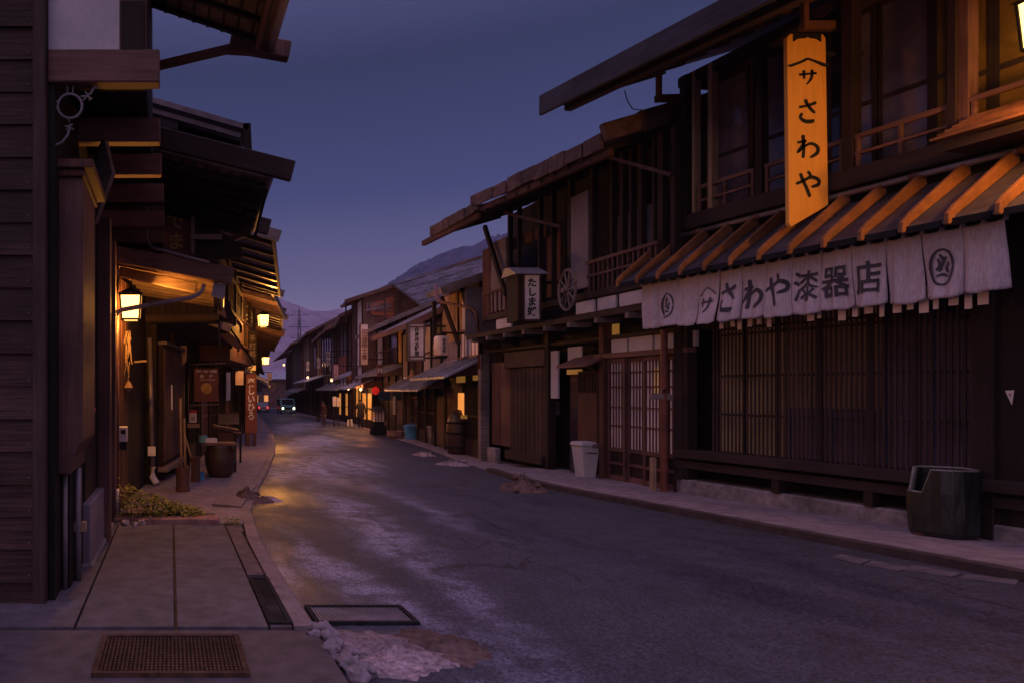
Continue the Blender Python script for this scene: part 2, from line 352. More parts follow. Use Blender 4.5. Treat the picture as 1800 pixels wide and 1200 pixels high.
tag(gb.build('ground', 'earth', loc=(0, 0, 0)), kind='structure')
strip('road', lambda y: poly_x(LK, y)-.05, lambda y: poly_x(RK, y)+.6, ysF, .006, 'asphalt', 'structure', nx=4)
# right pavement: raised slab with kerb stones up to the step, flush apron beyond
RF = [(-40, 16.0), (7.0, 9.3), (11.3, 8.6), (18, 8.6), (22.5, 9.2), (31, 10.8), (40, 11.8), (50, 12.9), (64, 14.3), (82, 16.2), (112, 19.8), (155, 26), (190, 33)]
strip('pavement', lambda y: poly_x(RK, y)+.14, lambda y: poly_x(RF, y)+.4, frange(-10, 15.5, .85), .10, 'concrete', 'structure', thick=.2)
strip('kerb', lambda y: poly_x(RK, y), lambda y: poly_x(RK, y)+.135, frange(-10, 15.55, .85), .092, 'kerb_shade', 'structure', thick=.2)  # shade of the kerb step put into a darker colour
strip('pavement', lambda y: poly_x(RK, y)+.1, lambda y: poly_x(RF, y)+.4, frange(15.62, 190, 2.5), .025, 'concrete', 'structure', thick=.1)
# left pavement
LF = [(-40, -2.5), (5, -1.05), (9, -.95), (12.6, -.6), (18.8, .5), (25, 2.0), (34, 3.6), (48, 5.4), (66, 7.6), (95, 10.9), (150, 19), (190, 25)]
YS = 4.68
strip('pavement', lambda y: -1.3, lambda y: -.668, frange(YS, 8.55, .65), .056, 'slab', 'structure', thick=.1)
strip('pavement', lambda y: -.645, lambda y: .022, frange(YS, 8.55, .65), .058, 'slab', 'structure', thick=.1)
strip('pavement', lambda y: .048, lambda y: .668, frange(YS, 8.55, .65), .058, 'slab', 'structure', thick=.1)
strip('pavement', lambda y: -1.3, lambda y: poly_x(LK, y)-.3, frange(YS-.02, 8.6, .65), .012, 'earth', 'structure')
strip('pavement', lambda y: -6, lambda y: poly_x(LK, y)-.02, frange(-10, YS-.05, 1), .050, 'apron', 'structure', thick=.1)
strip('pavement', lambda y: poly_x(LF, y)-.6, lambda y: poly_x(LK, y)-.16, frange(8.62, 190, 1.6), .060, 'concrete', 'structure', thick=.1)
y = YS; i = 0
while y < 60:                                    # kerb stones, one by one as a course
    l = 1.0 if y < 20 else 4.0
    b = MB(); x0 = poly_x(LK, y); x1 = poly_x(LK, y+l-.012)
    A = [(x0-.15, y, zg(y)-.1), (x0, y, zg(y)-.1), (x0, y, zg(y)+.045), (x0-.02, y, zg(y)+.062), (x0-.15, y, zg(y)+.064)]
    y1 = y+l-.012; B = [(x1-.15, y1, zg(y1)-.1), (x1, y1, zg(y1)-.1), (x1, y1, zg(y1)+.045), (x1-.02, y1, zg(y1)+.062), (x1-.15, y1, zg(y1)+.064)]
    b.loft([Vector(q) for q in A], [Vector(q) for q in B]); tag(b.build('kerb', 'kerb', loc=(0, 0, 0)), kind='structure'); y += l; i += 1
# gutter course between slabs and kerb
y = 4.7; i = 0
while y < 8.4:
    l = random.choice((.42, .5, .6)); b = MB(); x1 = poly_x(LK, y)-.165
    if not (4.75 < y < 6.0): b.box(.69, x1, y, y+l-.02, zg(y)-.1, zg(y)+.05)
    if b.v: tag(b.build('pavement', 'concrete_dark', loc=(0, 0, 0)), kind='structure')
    y += l
def grate(name, label, x0, x1, y0, y1, h, nx, ny, bw, m, fm, ang=0):
    t = thing(name, label, 'grate', ((x0+x1)/2, (y0+y1)/2, zg(y0)+h))
    f = MB(); w = .035
    zt = lambda y: zg(y)+h
    def bar(xa, ya, xb, yb, ww, hh, dz=0): f2.beam((xa, ya, zt(ya)+dz), (xb, yb, zt(yb)+dz), ww, hh)
    f2 = f
    for a in ((x0, y0, x1, y0), (x0, y1, x1, y1), (x0, y0-w/2, x0, y1+w/2), (x1, y0-w/2, x1, y1+w/2)): bar(*a, w, .03)
    f.build('frame', fm, t)
    f2 = MB()
    for k in range(nx): x = lerp(x0+w/2, x1-w/2, (k+.5)/nx); bar(x, y0, x, y1, bw, .022, -.004)
    for k in range(ny): yy = lerp(y0+w/2, y1-w/2, (k+.5)/ny); bar(x0, yy, x1, yy, bw, .02, -.006)
    f2.build('grating', m, t)
    bk = MB(); bk.hexa([Vector((a, b2, zt(b2)+c)) for c in (-.05, -.024) for a, b2 in ((x0, y0), (x1, y0), (x1, y1), (x0, y1))]); bk.build('pit', 'iron_dark', t)
    return t
g0 = G(180, 1190, .05); g1 = G(437, 1122, .05)
grate('drain_cover', 'rusty chequered iron drain cover in the pavement in front of the plank wall', -.43, .43, G(300, 1188, .05).y, G(300, 1122, .05).y, .062, 34, 14, .011, 'iron_rust', 'iron_rust')
grate('drain_grate', 'black lattice drain grate in the road at the kerb beside the dirty snow', 1.05, 1.76, 4.88, 5.26, .016, 30, 12, .009, 'iron', 'iron_dark')
grate('gutter_grate', 'dark greenish gutter grate let in beside the kerb stones', .70, .835, 4.76, 5.95, .052, 6, 50, .012, 'iron_dark', 'iron_dark')
# lifting slots of the cover
# ------------------------------------------------------------------ text helper on a vertical face
def put(mesh2d, org, ex, ez, off):
    vs, fs = mesh2d; return [org+ex*v.x+ez*v.y+off for v in vs], fs

# ================================================================== RIGHT: lacquer shop (R1)
f1 = Fr((8.484, 11.3), (9.45, 4.48), 'right')
L1n = f1.L
t = thing('shop_house', 'lacquer shop with fine wooden lattice front under the long white cloth curtain', 'house', f1.pt(3, -2, zg(8)))
u_ = f1.u
uc, ur = u_(1250), u_(1738)
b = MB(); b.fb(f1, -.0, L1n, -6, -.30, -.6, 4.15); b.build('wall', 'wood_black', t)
b = MB(); b.fb(f1, .02, L1n, -.28, .16, -.5, .15); b.build('plinth', 'stone', t, bev=.02)
b = MB(); b.fb(f1, .05, ur+.5, -.1, .24, .50, .635); b.fb(f1, .05, ur+.5, -.1, .17, .33, .46)
b.build('sill', 'wood_dark_h', t, bev=.01)
b = MB()
for px in (1382, 1548, 1690): u = u_(px); b = MB(); b.fb(f1, u-.05, u+.05, .0, .19, .155, .33); b.build('strut', 'wood_dark_v', t)
# lattice: posts, fine slats, rails, screens behind
for px, w in ((1309, .016), (1368, .018), (1441, .026), (1531, .022), (1612, .018)):
    b = MB(); u = u_(px); b.fb(f1, u-w, u+w, -.03, .034, .637, 3.38); b.build('post', 'wood_dark_v', t, bev=.006)
b = MB(); b.fb(f1, -.03, .13, -.1, .16, zg(11), 4.1); b.build('post', 'wood_dark_v', t, bev=.01)
b = MB(); u = uc+.06
while u < ur: b.fb(f1, u-.012, u+.012, .01, .024, .637, 3.36); u += .060
b.build('lattice', 'wood_mid_v', t)
b = MB()
for py in (581, 591, 661, 727): z = f1.z(1255, py); b.fb(f1, uc, ur+.02, -.02, .006, z-.018, z+.018)
b.build('rail', 'wood_dark_h', t)
b = MB(); e1 = u_(1368)-.02; b.fb(f1, uc+.02, e1, -.16, -.14, .64, 3.36); b.build('screen', 'shoji_glow', t)
b = MB(); b.fb(f1, e1+.03, u_(1531), -.16, -.14, 1.35, 3.36); b.build('screen', 'reed_screen', t)
b = MB(); b.fb(f1, e1+.03, ur, -.20, -.18, .64, 3.36); b.build('window', 'glass_violet', t)
b = MB(); b.fb(f1, ur, L1n, -.3, .10, -.3, 3.5); b.build('side_wall', 'wood_dark_v', t)
b = MB(); b.fb(f1, ur-.04, ur+.14, .0, .17, -.3, 3.5); b.build('post', 'wood_dark_v', t, bev=.01)
# lower eave with standing battens
oe, ze, zt = .86, 3.40, 4.02
zat = lambda o: lerp(zt, ze, o/oe)
b = MB(); b.loft([f1.pt(-.35, 0, zt), f1.pt(-.35, oe, ze), f1.pt(-.35, oe, ze-.05), f1.pt(-.35, 0, zt-.06)], [f1.pt(L1n, 0, zt), f1.pt(L1n, oe, ze), f1.pt(L1n, oe, ze-.05), f1.pt(L1n, 0, zt-.06)])
b.build('lower_roof', 'roof_dark', t)
b = MB()
for u0 in [x*.40 for x in range(-1, int((L1n+.35)/.40))]:
    b.fb(f1, u0+.05, u0+.37, oe-.03, oe+.015, ze-.075, ze-.004)
b.build('eave_board', 'iron_dark', t)
for k in range(-1, 18):                          # battens: boards on edge, rounded at the upper end
    u0 = k*.40+.02
    if u0 > L1n: break
    pr = [(-.0, .005), (.015, .15), (.06, .185), (.14, .18), (oe-.03, .12), (oe+.055, .09), (oe+.06, -.02), (oe+.03, -.05), (oe-.04, .002)]
    A = [f1.pt(u0, o, zat(o)+q) for o, q in pr]; B = [f1.pt(u0+.045, o, zat(o)+q) for o, q in pr]
    b = MB(); b.loft(A, B); b.build('batten', 'batten', t, bev=.006)
b = MB(); b.tube([f1.pt(-.1, .055, 4.14), f1.pt(L1n, .055, 4.14)], .04, 10); b.build('pipe', 'metal_pipe', t, smooth=True)
for k in range(7): u = .3+k*.95; b = MB(); b.tube([f1.pt(u, .055, 4.14), f1.pt(u+.08, .055, 4.14)], .052, 10); b.build('pipe_clip', 'copper_pipe', t, smooth=True)
b = MB(); b.fb(f1, -.28, L1n, -.02, .14, 4.20, 4.44); b.build('beam', 'wood_dark_h', t, bev=.012)
# upper storey
zu = 7.0
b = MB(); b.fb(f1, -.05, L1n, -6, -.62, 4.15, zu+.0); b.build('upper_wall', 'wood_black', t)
def vpost(px, w, o0, o1, m='wood_v', z1=6.75): 
    b = MB(); u = u_(px, .1); b.fb(f1, u-w/2, u+w/2, o0, o1, 4.42, z1); return b.build('post', m, t, bev=.008)
vpost(1200, .13, -.06, .10, 'wood_dark_v'); vpost(1216, .05, -.05, .08, 'wood_pale_v'); vpost(1245, .075, -.05, .08, 'wood_pale_v')  # yellow lamp light on the two thin posts put into pale wood
vpost(1330, .11, -.05, .08, 'wood_dark_v'); vpost(1488, .13, -.05, .10, 'wood_dark_v'); vpost(1673, .09, -.05, .11, 'wood_dark_v'); vpost(1690, .10, -.06, .08, 'wood_v')
vpost(1370, .06, -.3, -.2, 'wood_dark_v'); vpost(1455, .05, -.3, -.2, 'wood_v')
def rails(pa, pb):
    ua, ub = u_(pa, .1), u_(pb, .1)
    b = MB()
    for zz_, h in ((4.84, .06), (4.62, .035)): b.fb(f1, ua, ub, .02, .075, zz_-h/2, zz_+h/2)
    u = ua+.02
    b2 = 0
    b.fb(f1, ua+.01, ua+.05, .025, .07, 4.44, 4.82); b.fb(f1, ub-.05, ub-.01, .025, .07, 4.44, 4.82); mid = (ua+ub)/2; b.fb(f1, mid-.02, mid+.02, .025, .07, 4.44, 4.82)
    b.build('railing', 'wood_h', t, bev=.005)
rails(1222, 1322); rails(1340, 1478); rails(1498, 1666); rails(1700, 2010)
def sash(pa, pb, glass, fr='wood_dark_v', o=-.30, zr=5.35):
    ua, ub = u_(pa, o), u_(pb, o)
    b = MB(); b.fb(f1, ua, ua+.045, o-.02, o+.02, 4.44, 6.6); b.fb(f1, ub-.045, ub, o-.02, o+.02, 4.44, 6.6); b.fb(f1, ua+.045, ub-.045, o-.018, o+.018, zr-.03, zr+.03); b.fb(f1, ua+.045, ub-.045, o-.018, o+.018, 6.52, 6.6); b.fb(f1, ua+.045, ub-.045, o-.018, o+.018, 4.44, 4.5)
    w = b.build('window', fr, t)
    g = MB(); g.fb(f1, ua+.04, ub-.04, o-.006, o+.006, 4.49, 6.53); g.build('pane', glass, w)
sash(1255, 1322, 'glass_violet'); sash(1338, 1395, 'glass_violet'); sash(1455, 1484, 'glass_dark'); sash(1493, 1542, 'glass_violet'); sash(1546, 1640, 'glass_violet'); sash(1640, 1672, 'ochre_dark')
sash(1700, 1748, 'ochre_dark', 'wood_dark_v', -.26, 5.2); sash(1749, 1820, 'ochre_dark', 'wood_dark_v', -.26, 5.2); sash(1821, 1900, 'ochre_dark', 'wood_dark_v', -.26, 5.2)
b = MB(); b.fb(f1, -.05, L1n, -.62, .06, 6.60, 6.76); b.build('beam', 'wood_dark_h', t, bev=.01)
# main roof: eave line taken as it runs, rising inwards
E0 = P(950, 176, 11.75); E1 = Vector((7.78, 4.45, 6.30))
def slab(E0, E1, nrm, run, rise, th, back=True):
    """roof slab between two eave points; nrm = inward horizontal direction"""
    n3 = Vector((nrm.x, nrm.y, 0)).normalized()
    def sec(E):
        r = E+n3*run+Vector((0, 0, rise)); s = [E, r]
        s += [E+n3*run*1.9+Vector((0, 0, rise*.1))] if back else []
        return s+[p-Vector((0, 0, th)) for p in reversed(s)]
    return sec(E0), sec(E1)
n1 = -f1.n
A, B = slab(E0, E1, n1, 5.2, 1.7, .13)
b = MB(); b.loft(A, B); b.build('roof', 'roof_shingle', t)
d = (E1-E0).normalized()
b = MB(); b.beam(E0-d*.0+Vector((0, 0, -.10)), E1+Vector((0, 0, -.10)), .07, .34); b.build('eave_beam', 'beam_grey', t, bev=.012)
b = MB()
for k in range(20):                              # rafters under the eave
    e = E0.lerp(E1, (k+.5)/20)+Vector((0, 0, -.17)); b.beam(e+Vector((n1.x, n1.y, 0))*.05, e+Vector((n1.x*2.2, n1.y*2.2, .72)), .07, .09)
b.build('rafter', 'wood_v', t)
b = MB(); q = E0+d*.55+Vector((n1.x*.35, n1.y*.35, -.12)); b.beam(E0+d*.25+Vector((n1.x*.30, n1.y*.30, -.20)), E1+Vector((n1.x*.5, n1.y*.5, -.12)), .14, .14); b.build('purlin', 'wood_dark_h', t, bev=.01)
for uu in (.05, 2.3, 4.4):                       # arms carrying the eave
    b = MB(); b.beam(f1.pt(uu, -.2, 6.42), f1.pt(uu, .55, 6.36), .09, .11); b.beam(f1.pt(uu, .5, 6.42), f1.pt(uu, .5, 6.75), .07, .07, up=(0, 1, 0)); b.build('bracket', 'wood_red_v', t, bev=.006)
b = MB(); b.tube([P(1098, 160, 11.3), P(1103, 178, 11.3), P(1112, 192, 11.25), P(1135, 195, 11.2)], .008, 6); b.build('eave_hook', 'iron_dark', t)
# little canopy at the right end of the lower eave
b = MB()
for k in range(6):
    o0 = .04+k*.10; z0 = 4.62-k*.055
    b.fb(f1, u_(1722), u_(1722)+2.2, o0, o0+.13, z0-.02, z0+.005)
b.build('canopy', 'batten', t)
b = MB(); b.fb(f1, u_(1722)+.05, u_(1722)+2.2, .03, .58, 4.20, 4.29); b.build('canopy_base', 'wood_dark_h', t)

# hanging cloth curtain: 13 seamed panels, lettering dyed in
edges = [1128, 1162, 1196, 1229, 1264, 1303, 1346, 1393, 1442, 1496, 1555, 1620, 1689, 1768]
oN = .66
uN0, uN1 = u_(1128, oN), u_(1768, oN); pw = (uN1-uN0)/13
zN1, zN0 = 3.335, 2.60
cur = thing('cloth_curtain', 'long white cloth shop curtain with dark lettering hung along the lower eave', 'curtain', f1.pt((uN0+uN1)/2, oN, zN0))
def so(u, z):                                     # outward offset of the cloth at (u, z)
    x = ((u-uN0)/pw) % 1.0; h = (zN1-z)/(zN1-zN0); i = int((u-uN0)/pw)
    return oN+.075*h*math.sin(math.pi*x)**.8*(.7+.5*math.sin(i*2.3))+.022*h*math.sin(x*12+i)+.012*math.sin(u*9+h*3)-.02*h+.05*h*h*math.sin(u*1.1)+.015*h*math.sin(u*47+2.3*h)*math.sin(u*3.1)+.02*math.sin(h*5+u*2.2)*h
def szb(u):
    x = ((u-uN0)/pw) % 1.0; i = int((u-uN0)/pw); return zN0+.035*(1-math.sin(math.pi*x))**2*.9+.012*math.sin(i*1.7)+.006*math.sin(u*30)-.03*math.sin(math.pi*(u-uN0)/(uN1-uN0))
def sag(u): return zN1-.018*abs(math.sin(2*math.pi*(u-uN0)/pw))
marks = {1: 'crest', 3: 'mark', 4: 'さ', 5: 'わ', 6: 'や', 7: '漆', 8: '器', 9: '店', 11: 'crest'}
for i in range(13):
    b = MB(); nx, nz = 18, 22; n0 = len(b.v); e = .0025
    for r in range(nz+1):
        for k in range(nx+1):
            u = uN0+pw*(i+e+(1-2*e)*k/nx); z = lerp(szb(u), sag(u), r/nz); b.v.append(f1.pt(u, so(u, z), z))
    for r in range(nz):
        for k in range(nx): a = r*(nx+1)+k; b.f.append((a, a+1, a+nx+2, a+nx+1))
    pn = b.build('panel', 'cloth', cur, smooth=True); s = pn.modifiers.new('s', 'SOLIDIFY'); s.thickness = .004; s.offset = -1
    if i in marks:
        parts = []; mk = marks[i]; zc = lerp(zN0, zN1, .45); uc0 = uN0+pw*(i+.5)
        if mk == 'crest':
            ring = [(.098*math.cos(a), .19*math.sin(a)) for a in [2*math.pi*k/32 for k in range(33)]]; vs, fs = stroke(ring, (.022, .02, .034, .02, .022), 48); parts.append((vs, fs))
            for a in ([(-.035, .10), (-.015, .02), (-.05, -.03)], [(.035, .11), (.0, .03), (-.02, -.05)], [(.055, .05), (.035, -.02), (.05, -.07)], [(-.05, -.10), (0, -.08), (.05, -.11)], [(-.015, .14), (.02, .06)]): parts.append(stroke(a, (.012, .03, .02), 8))
        elif mk == 'mark': parts += glyph('山', 0, .085, .24, .20, .55)+glyph('サ', 0, -.07, .24, .26, .95)
        elif mk in GL: parts += glyph(mk, 0, 0, .29, .40, 1.05)
        else: vs, fs = text2d(mk, .35, .005, 1, .85, .03); parts.append(([Vector((v.x, v.y*1.18)) for v in vs], fs))
        b = MB()
        for vs, fs in parts:
            q = []
            for v in vs: u = uc0+v.x; z = zc+v.y; q.append(f1.pt(u, so(u, z)+.013, z))
            b.add(q, fs)
        b.build('lettering', 'ink_grey', pn)
b = MB(); b.tube([f1.pt(uN0-.05, oN-.01, zN1+.045), f1.pt(uN1+.05, oN-.01, zN1+.045)], .013, 8); b.build('rod', 'wood_dark_h', cur)
for k in range(27): u = uN0+pw*k/2; b = MB(); b.fb(f1, u-.012, u+.012, oN-.02, oN+.012, zN1-.02, zN1+.065); b.build('loop', 'cloth', cur)
# small pale tags hanging behind its hem
proto = None
for k, px in enumerate([1268, 1288, 1300, 1318, 1334, 1352, 1425, 1440, 1480, 1503, 1527, 1550, 1577, 1600, 1624, 1645, 1676, 1702, 1728]):
    u = u_(px, .52); w = (.085, .06, .09, .045)[k % 4] if px > 1400 else .06
    if proto is None:
        b = MB(); b.fb(f1, u-w/2, u+w/2, .515, .522, 2.50, 2.80); proto = b.build('paper_tag', 'paper_warm', loc=f1.pt(u, .52, 2.65)); tag(proto, 'small pale paper tag hanging just below the hem of the white curtain', 'paper tag', 'pale tags below the curtain hem'); pw0 = w
    else:
        o = proto.copy(); col.objects.link(o); o.location = f1.pt(u, .52, 2.64+.03*math.sin(k*2.1)); o.scale = (1, w/pw0, 1)
# upright wooden shop sign
us = u_(1411, .48); yc = f1.pt(us, .48, 0).y; p0 = P(1378, 62, yc); p1 = P(1443, 60, yc)
zt_, zb_l, zb_r = p0.z, P(1390, 400, yc).z, P(1456, 362, yc).z
lx = P(1380, 200, yc).x; rx = P(1448, 200, yc).x
sg = thing('shop_sign', 'tall pale wooden sign board with brush lettering glowing orange above the eave', 'sign', (lx, yc, zb_l))
fr_ = MB(); fr_.prism([(lx, yc-.03, zt_-.05), (lx+.04, yc-.03, zt_), (rx-.04, yc-.03, zt_), (rx, yc-.03, zt_-.05), (rx+.035, yc-.03, zb_r), (lx+.055, yc-.03, zb_l), (lx+.03, yc-.03, zb_l+.05)], (0, .06, 0))
fr_.build('board', 'sign_wood', sg, bev=.006)
b = MB(); w = rx-lx; cx_ = (lx+rx)/2+.012
for ch, py, hh, ww, bo in (('山', 117, .17, .42, 1.25), ('サ', 137, .23, .27, 1.1), ('さ', 197, .30, .27, 1.15), ('わ', 259, .30, .29, 1.1), ('や', 325, .32, .30, 1.1)):
    for vs, fs in glyph(ch, 0, 0, ww*w/.48, hh, bo):
        zc = P(1410, py, yc).z; dx = (HY-py)*-.0001+.02
        b.add([Vector((cx_+v.x+.0*dx, yc-.034, zc+v.y)) for v in vs], fs)
b.build('lettering', 'ink', sg)
b = MB(); b.prism([(lx+.075, yc-.034, zt_), (rx-.075, yc-.034, zt_), (rx-.075, yc-.034, zt_-.11), (rx-.13, yc-.034, zt_-.07), (cx_+.03, yc-.034, zt_-.06), (cx_, yc-.034, zt_-.045), (cx_-.03, yc-.034, zt_-.06), (lx+.13, yc-.034, zt_-.07), (lx+.075, yc-.034, zt_-.11)], (0, -.012, 0)); b.build('cap', 'wood_black', sg)
b = MB(); b.beam((rx, yc, zt_-.25), (rx+.75, yc, zt_-.25), .04, .05); b.beam((rx, yc, zb_r+.4), (rx+.45, yc, zb_r+.4), .04, .05); b.build('bracket', 'iron_dark', sg)

# lantern at the upper right
def lantern(name, label, c, w, h, watt, cat='lantern', group=None, arm=None, shade=False, r=.09, warm=(1, .38, .06)):
    t = thing(name, label, cat, c-Vector((0, 0, h/2)), group)
    b = MB(); k = .82
    A = [c+Vector((x*w/2*k, y_*w/2*k, -h/2)) for x, y_ in ((-1, -1), (1, -1), (1, 1), (-1, 1))]; B = [c+Vector((x*w/2, y_*w/2, h/2)) for x, y_ in ((-1, -1), (1, -1), (1, 1), (-1, 1))]
    b.loft(A, B); g = b.build('glass', 'lamp_glow', t); g.visible_shadow = False if False else True
    b = MB(); s = .022*w/.28
    for p, q in zip(A, B): b.beam(p+(p-c)*.03, q+(q-c)*.03, s, s, up=(0, 1, 0))
    for i in range(4):
        b.beam(A[i]*1.0, A[(i+1) % 4]*1.0, s*1.5, s*1.2); b.beam(B[i], B[(i+1) % 4], s*1.5, s*1.2)
    b.build('frame', 'iron_dark', t)
    b = MB(); e = w*.62; zt2 = c.z+h/2+.012
    b.loft([Vector((c.x+x*e, c.y+y_*e, zt2)) for x, y_ in ((-1, -1), (1, -1), (1, 1), (-1, 1))], [Vector((c.x+x*w*.12, c.y+y_*w*.12, zt2+w*.32)) for x, y_ in ((-1, -1), (1, -1), (1, 1), (-1, 1))]); b.build('cap', 'iron_dark', t)
    if arm:
        b = MB(); b.tube([c+Vector((0, 0, h/2+w*.3))]+arm, .014, 6); b.build('arm', 'iron_dark', t)
    for s_, fr in (((0, -1, 0), .5), ((1 if c.x < 5 else -1, 0, -.0), .5)): pass
    ld = bpy.data.lights.new('lamp', 'POINT'); ld.energy = watt; ld.color = warm; ld.shadow_soft_size = r
    lo = bpy.data.objects.new('lamp', ld); col.objects.link(lo); lo.parent = t; lo.location = (0, 0, h/2)
    g.visible_shadow = False
    return t
c = P(1846, 36, 7.0)
lantern('hanging_lantern', 'bright box lantern hanging from the eave at the right edge beside the shop sign', c, .30, .50, 5, arm=[c+Vector((0, 0, .9))], r=.12)

c = Vector((8.30, 5.95, 4.35))
lantern('hanging_lantern', 'bright box lantern hanging over the lower eave just past the right edge', c, .30, .50, 165, arm=[c+Vector((0, 0, 1.1))], r=.12, warm=(1, .37, .05))
# things in front of the shop
c = G(1660, 941, .10); tb = thing('charred_tub', 'dark charred hollow log tub with one side cut low standing on the pavement', 'tub', c)
b = MB(); n = 20; rows = []
def tub_r(a, z): 
    q = 1+.05*math.sin(3*a+1)+.05*math.sin(5*a+.4)+.02*math.sin(9*z+4*a); q *= 1+.05*math.sin(math.pi*min(1, z/.74)); return .265*q
top = lambda a: .74-(.26 if 2.1 < a % (2*math.pi) < 3.35 else 0)
prof = []
for k in range(n):
    a = 2*math.pi*k/n; h = top(a); ca, sa = math.cos(a), math.sin(a)
    prof.append([(tub_r(a, z), z) for z in (0, .06, .25, .5*h+.12, h)]+[(tub_r(a, h)-.05, h+.004), (tub_r(a, .3)-.055, .16), (.02, .10)])
m_ = len(prof[0])
for k in range(n):
    a = 2*math.pi*k/n
    for r, z in prof[k]:
        r0 = r*(.93 if z == 0 else 1); b.v.append(c+Vector((r0*math.cos(a), r0*math.sin(a), z)))
for k in range(n):
    for j in range(m_-1): i0 = k*m_+j; i1 = ((k+1) % n)*m_+j; b.f.append((i0, i1, i1+1, i0+1))
o = b.build('body', 'char_green', tb, bev=.004)
b = MB(); ring = []
for k in range(n+1):
    a = 2*math.pi*k/n; h = top(a); ring.append(c+Vector(((tub_r(a, h)-.02)*math.cos(a), (tub_r(a, h)-.02)*math.sin(a), h+.006)))
b.tube(ring, .016, 6, cap=False); b.build('rim', 'char_rim', tb)
for k in range(3): a = k*2.1+.9; b = MB(); b.box(c.x+.22*math.cos(a)-.04, c.x+.22*math.cos(a)+.04, c.y+.22*math.sin(a)-.04, c.y+.22*math.sin(a)+.04, c.z-.004, c.z+.03); b.build('foot', 'wood_red_v', tb)
b = MB(); q = [f1.pt(f1.u(px, .18), .18, f1.z(px, py, .18)) for px, py in ((1767, 686), (1783, 685), (1779, 711))]; b.prism(q, f1.pt(0, .004, 0)-f1.pt(0, 0, 0)); pen = thing('paper_pennant', 'small white triangular paper charm on the dark wall right of the lattice', 'paper charm', q[2]); b.build('paper', 'paper', pen)
b = MB(); q2 = [f1.pt(f1.u(px, .187), .187, f1.z(px, py, .187)) for px, py in ((1773, 691), (1777, 691), (1776, 697))]; b.prism(q2, f1.pt(0, .002, 0)-f1.pt(0, 0, 0)); b.build('seal', 'red_cloth', pen)
for k, (pa, pb, pc, pd) in enumerate((((1478, 972), (1530, 983), (1512, 990), (1462, 978)), ((1535, 984), (1600, 996), (1580, 1002), (1518, 991)), ((1606, 992), (1690, 1006), (1672, 1012), (1588, 1000)), ((1700, 1008), (1790, 1018), (1786, 1026), (1684, 1014)))):
    b = MB(); b.prism([G(*p, .022) for p in (pa, pb, pc, pd)], (0, 0, -.05))
    o = b.build('gutter_slab', 'slab'); tag(o, 'flat stone slab in the gutter row at the road edge below the charred tub', 'gutter slab', 'gutter slabs at the road edge')
# bamboo rain pipe and stake at the corner
q = f1.pt(-.14, .22, 0); zg_ = zg(q.y)+.1
bp = thing('bamboo_pipe', 'reddish bamboo rain pipe standing at the corner of the lattice front', 'rain pipe', (q.x, q.y, zg_))
b = MB(); b.tube([(q.x, q.y, zg_-.05), (q.x, q.y, 1.55)], .055, 12); b.tube([(q.x, q.y, 1.62), (q.x, q.y, 2.6)], .05, 12)
for z in (.25, .6, .95, 1.3): b.tube([(q.x, q.y, z-.012), (q.x, q.y, z+.012)], .062, 12)
b.build('pipe', 'bamboo_red', bp, smooth=False)
b = MB(); b.beam((q.x-.20, q.y+.05, 1.50), (q.x+.22, q.y-.06, 1.47), .09, .10); b.build('crossbar', 'wood_grey_h', bp, bev=.01)
q = f1.pt(-.2, .30, 0); b = MB(); b.box(q.x-.10, q.x-.03, q.y-.04, q.y+.04, zg(q.y)+.09, zg(q.y)+.66); tag(b.build('wooden_stake', 'wood_pale_v', bev=.008), 'short pale wooden stake leaning at the foot of the bamboo pipe', 'stake')

# ================================================================== RIGHT: R2, the old two-storey house
f2 = Fr((8.46, 11.42), (8.40, 18.05), 'right')
t = thing('old_house', 'old two-storey house with pale papered sliding doors and a ragged shingled eave', 'house', f2.pt(3, -2, zg(14)))
U, Z2 = f2.u, f2.z
L2n = f2.L
b = MB(); b.fb(f2, .0, L2n, -6, -.35, -.7, 3.0); b.build('wall', 'wood_black', t)
ua, ub = U(1072), U(1208)                         # note: u grows away from camera, so ub < ua
zb = zg(12)+.10
# sliding lattice doors
lo, hi = min(ua, ub), max(ua, ub); zd1 = 2.20
for k in range(4):
    a, e = lerp(lo, hi, k/4), lerp(lo, hi, (k+1)/4); o = .02 if k % 2 else -.03
    b = MB(); b.fb(f2, a, a+.045, o-.02, o+.025, zb, zd1); b.fb(f2, e-.045, e, o-.02, o+.025, zb, zd1)
    for z, h in ((zd1-.04, .08), (zb+.05, .10), (zb+.58, .07), (zb+.32, .05)): b.fb(f2, a+.045, e-.045, o-.018, o+.022, z-h/2, z+h/2)
    for z in (1.28, 1.66, 1.98-.05, .93): b.fb(f2, a+.045, e-.045, o-.014, o+.006, z-.014, z+.014)
    dr = b.build('door', 'wood_v', t)
    b = MB(); n = 5
    for j in range(1, n): x = lerp(a+.045, e-.045, j/n); b.fb(f2, x-.015, x+.015, o-.012, o-.002, zb+.615, zd1-.08)
    b.build('lattice', 'wood_red_v', dr)
    b = MB(); b.fb(f2, a+.04, e-.04, o-.026, o-.020, zb+.6, zd1-.06); b.build('pane', 'shoji', dr)
    if k in (0, 1): b = MB(); b.fb(f2, a+.12, a+.26, o-.019, o-.014, 1.55, 2.0); b.build('lit_pane', 'shoji_lit', dr)
    b = MB(); b.fb(f2, a+.04, e-.04, o-.016, o-.008, zb+.08, zb+.56); b.build('panel', 'wood_dark_v', dr)
b = MB(); b.fb(f2, lo-.1, hi+.05, -.1, .1, zg(12)-.05, zb-.001); b.build('sill', 'stone', t)
b = MB(); b.fb(f2, lo-.12, hi+.35, -.06, .10, 2.205, 2.30); b.build('lintel', 'wood_h', t, bev=.008)
b = MB()
for a, e in ((.02, .26), (.29, .94), (1.0, 1.60), (1.66, 2.1)): b.fb(f2, lo+a-.2, lo+e-.2, -.05, -.0, 2.31, 2.56)
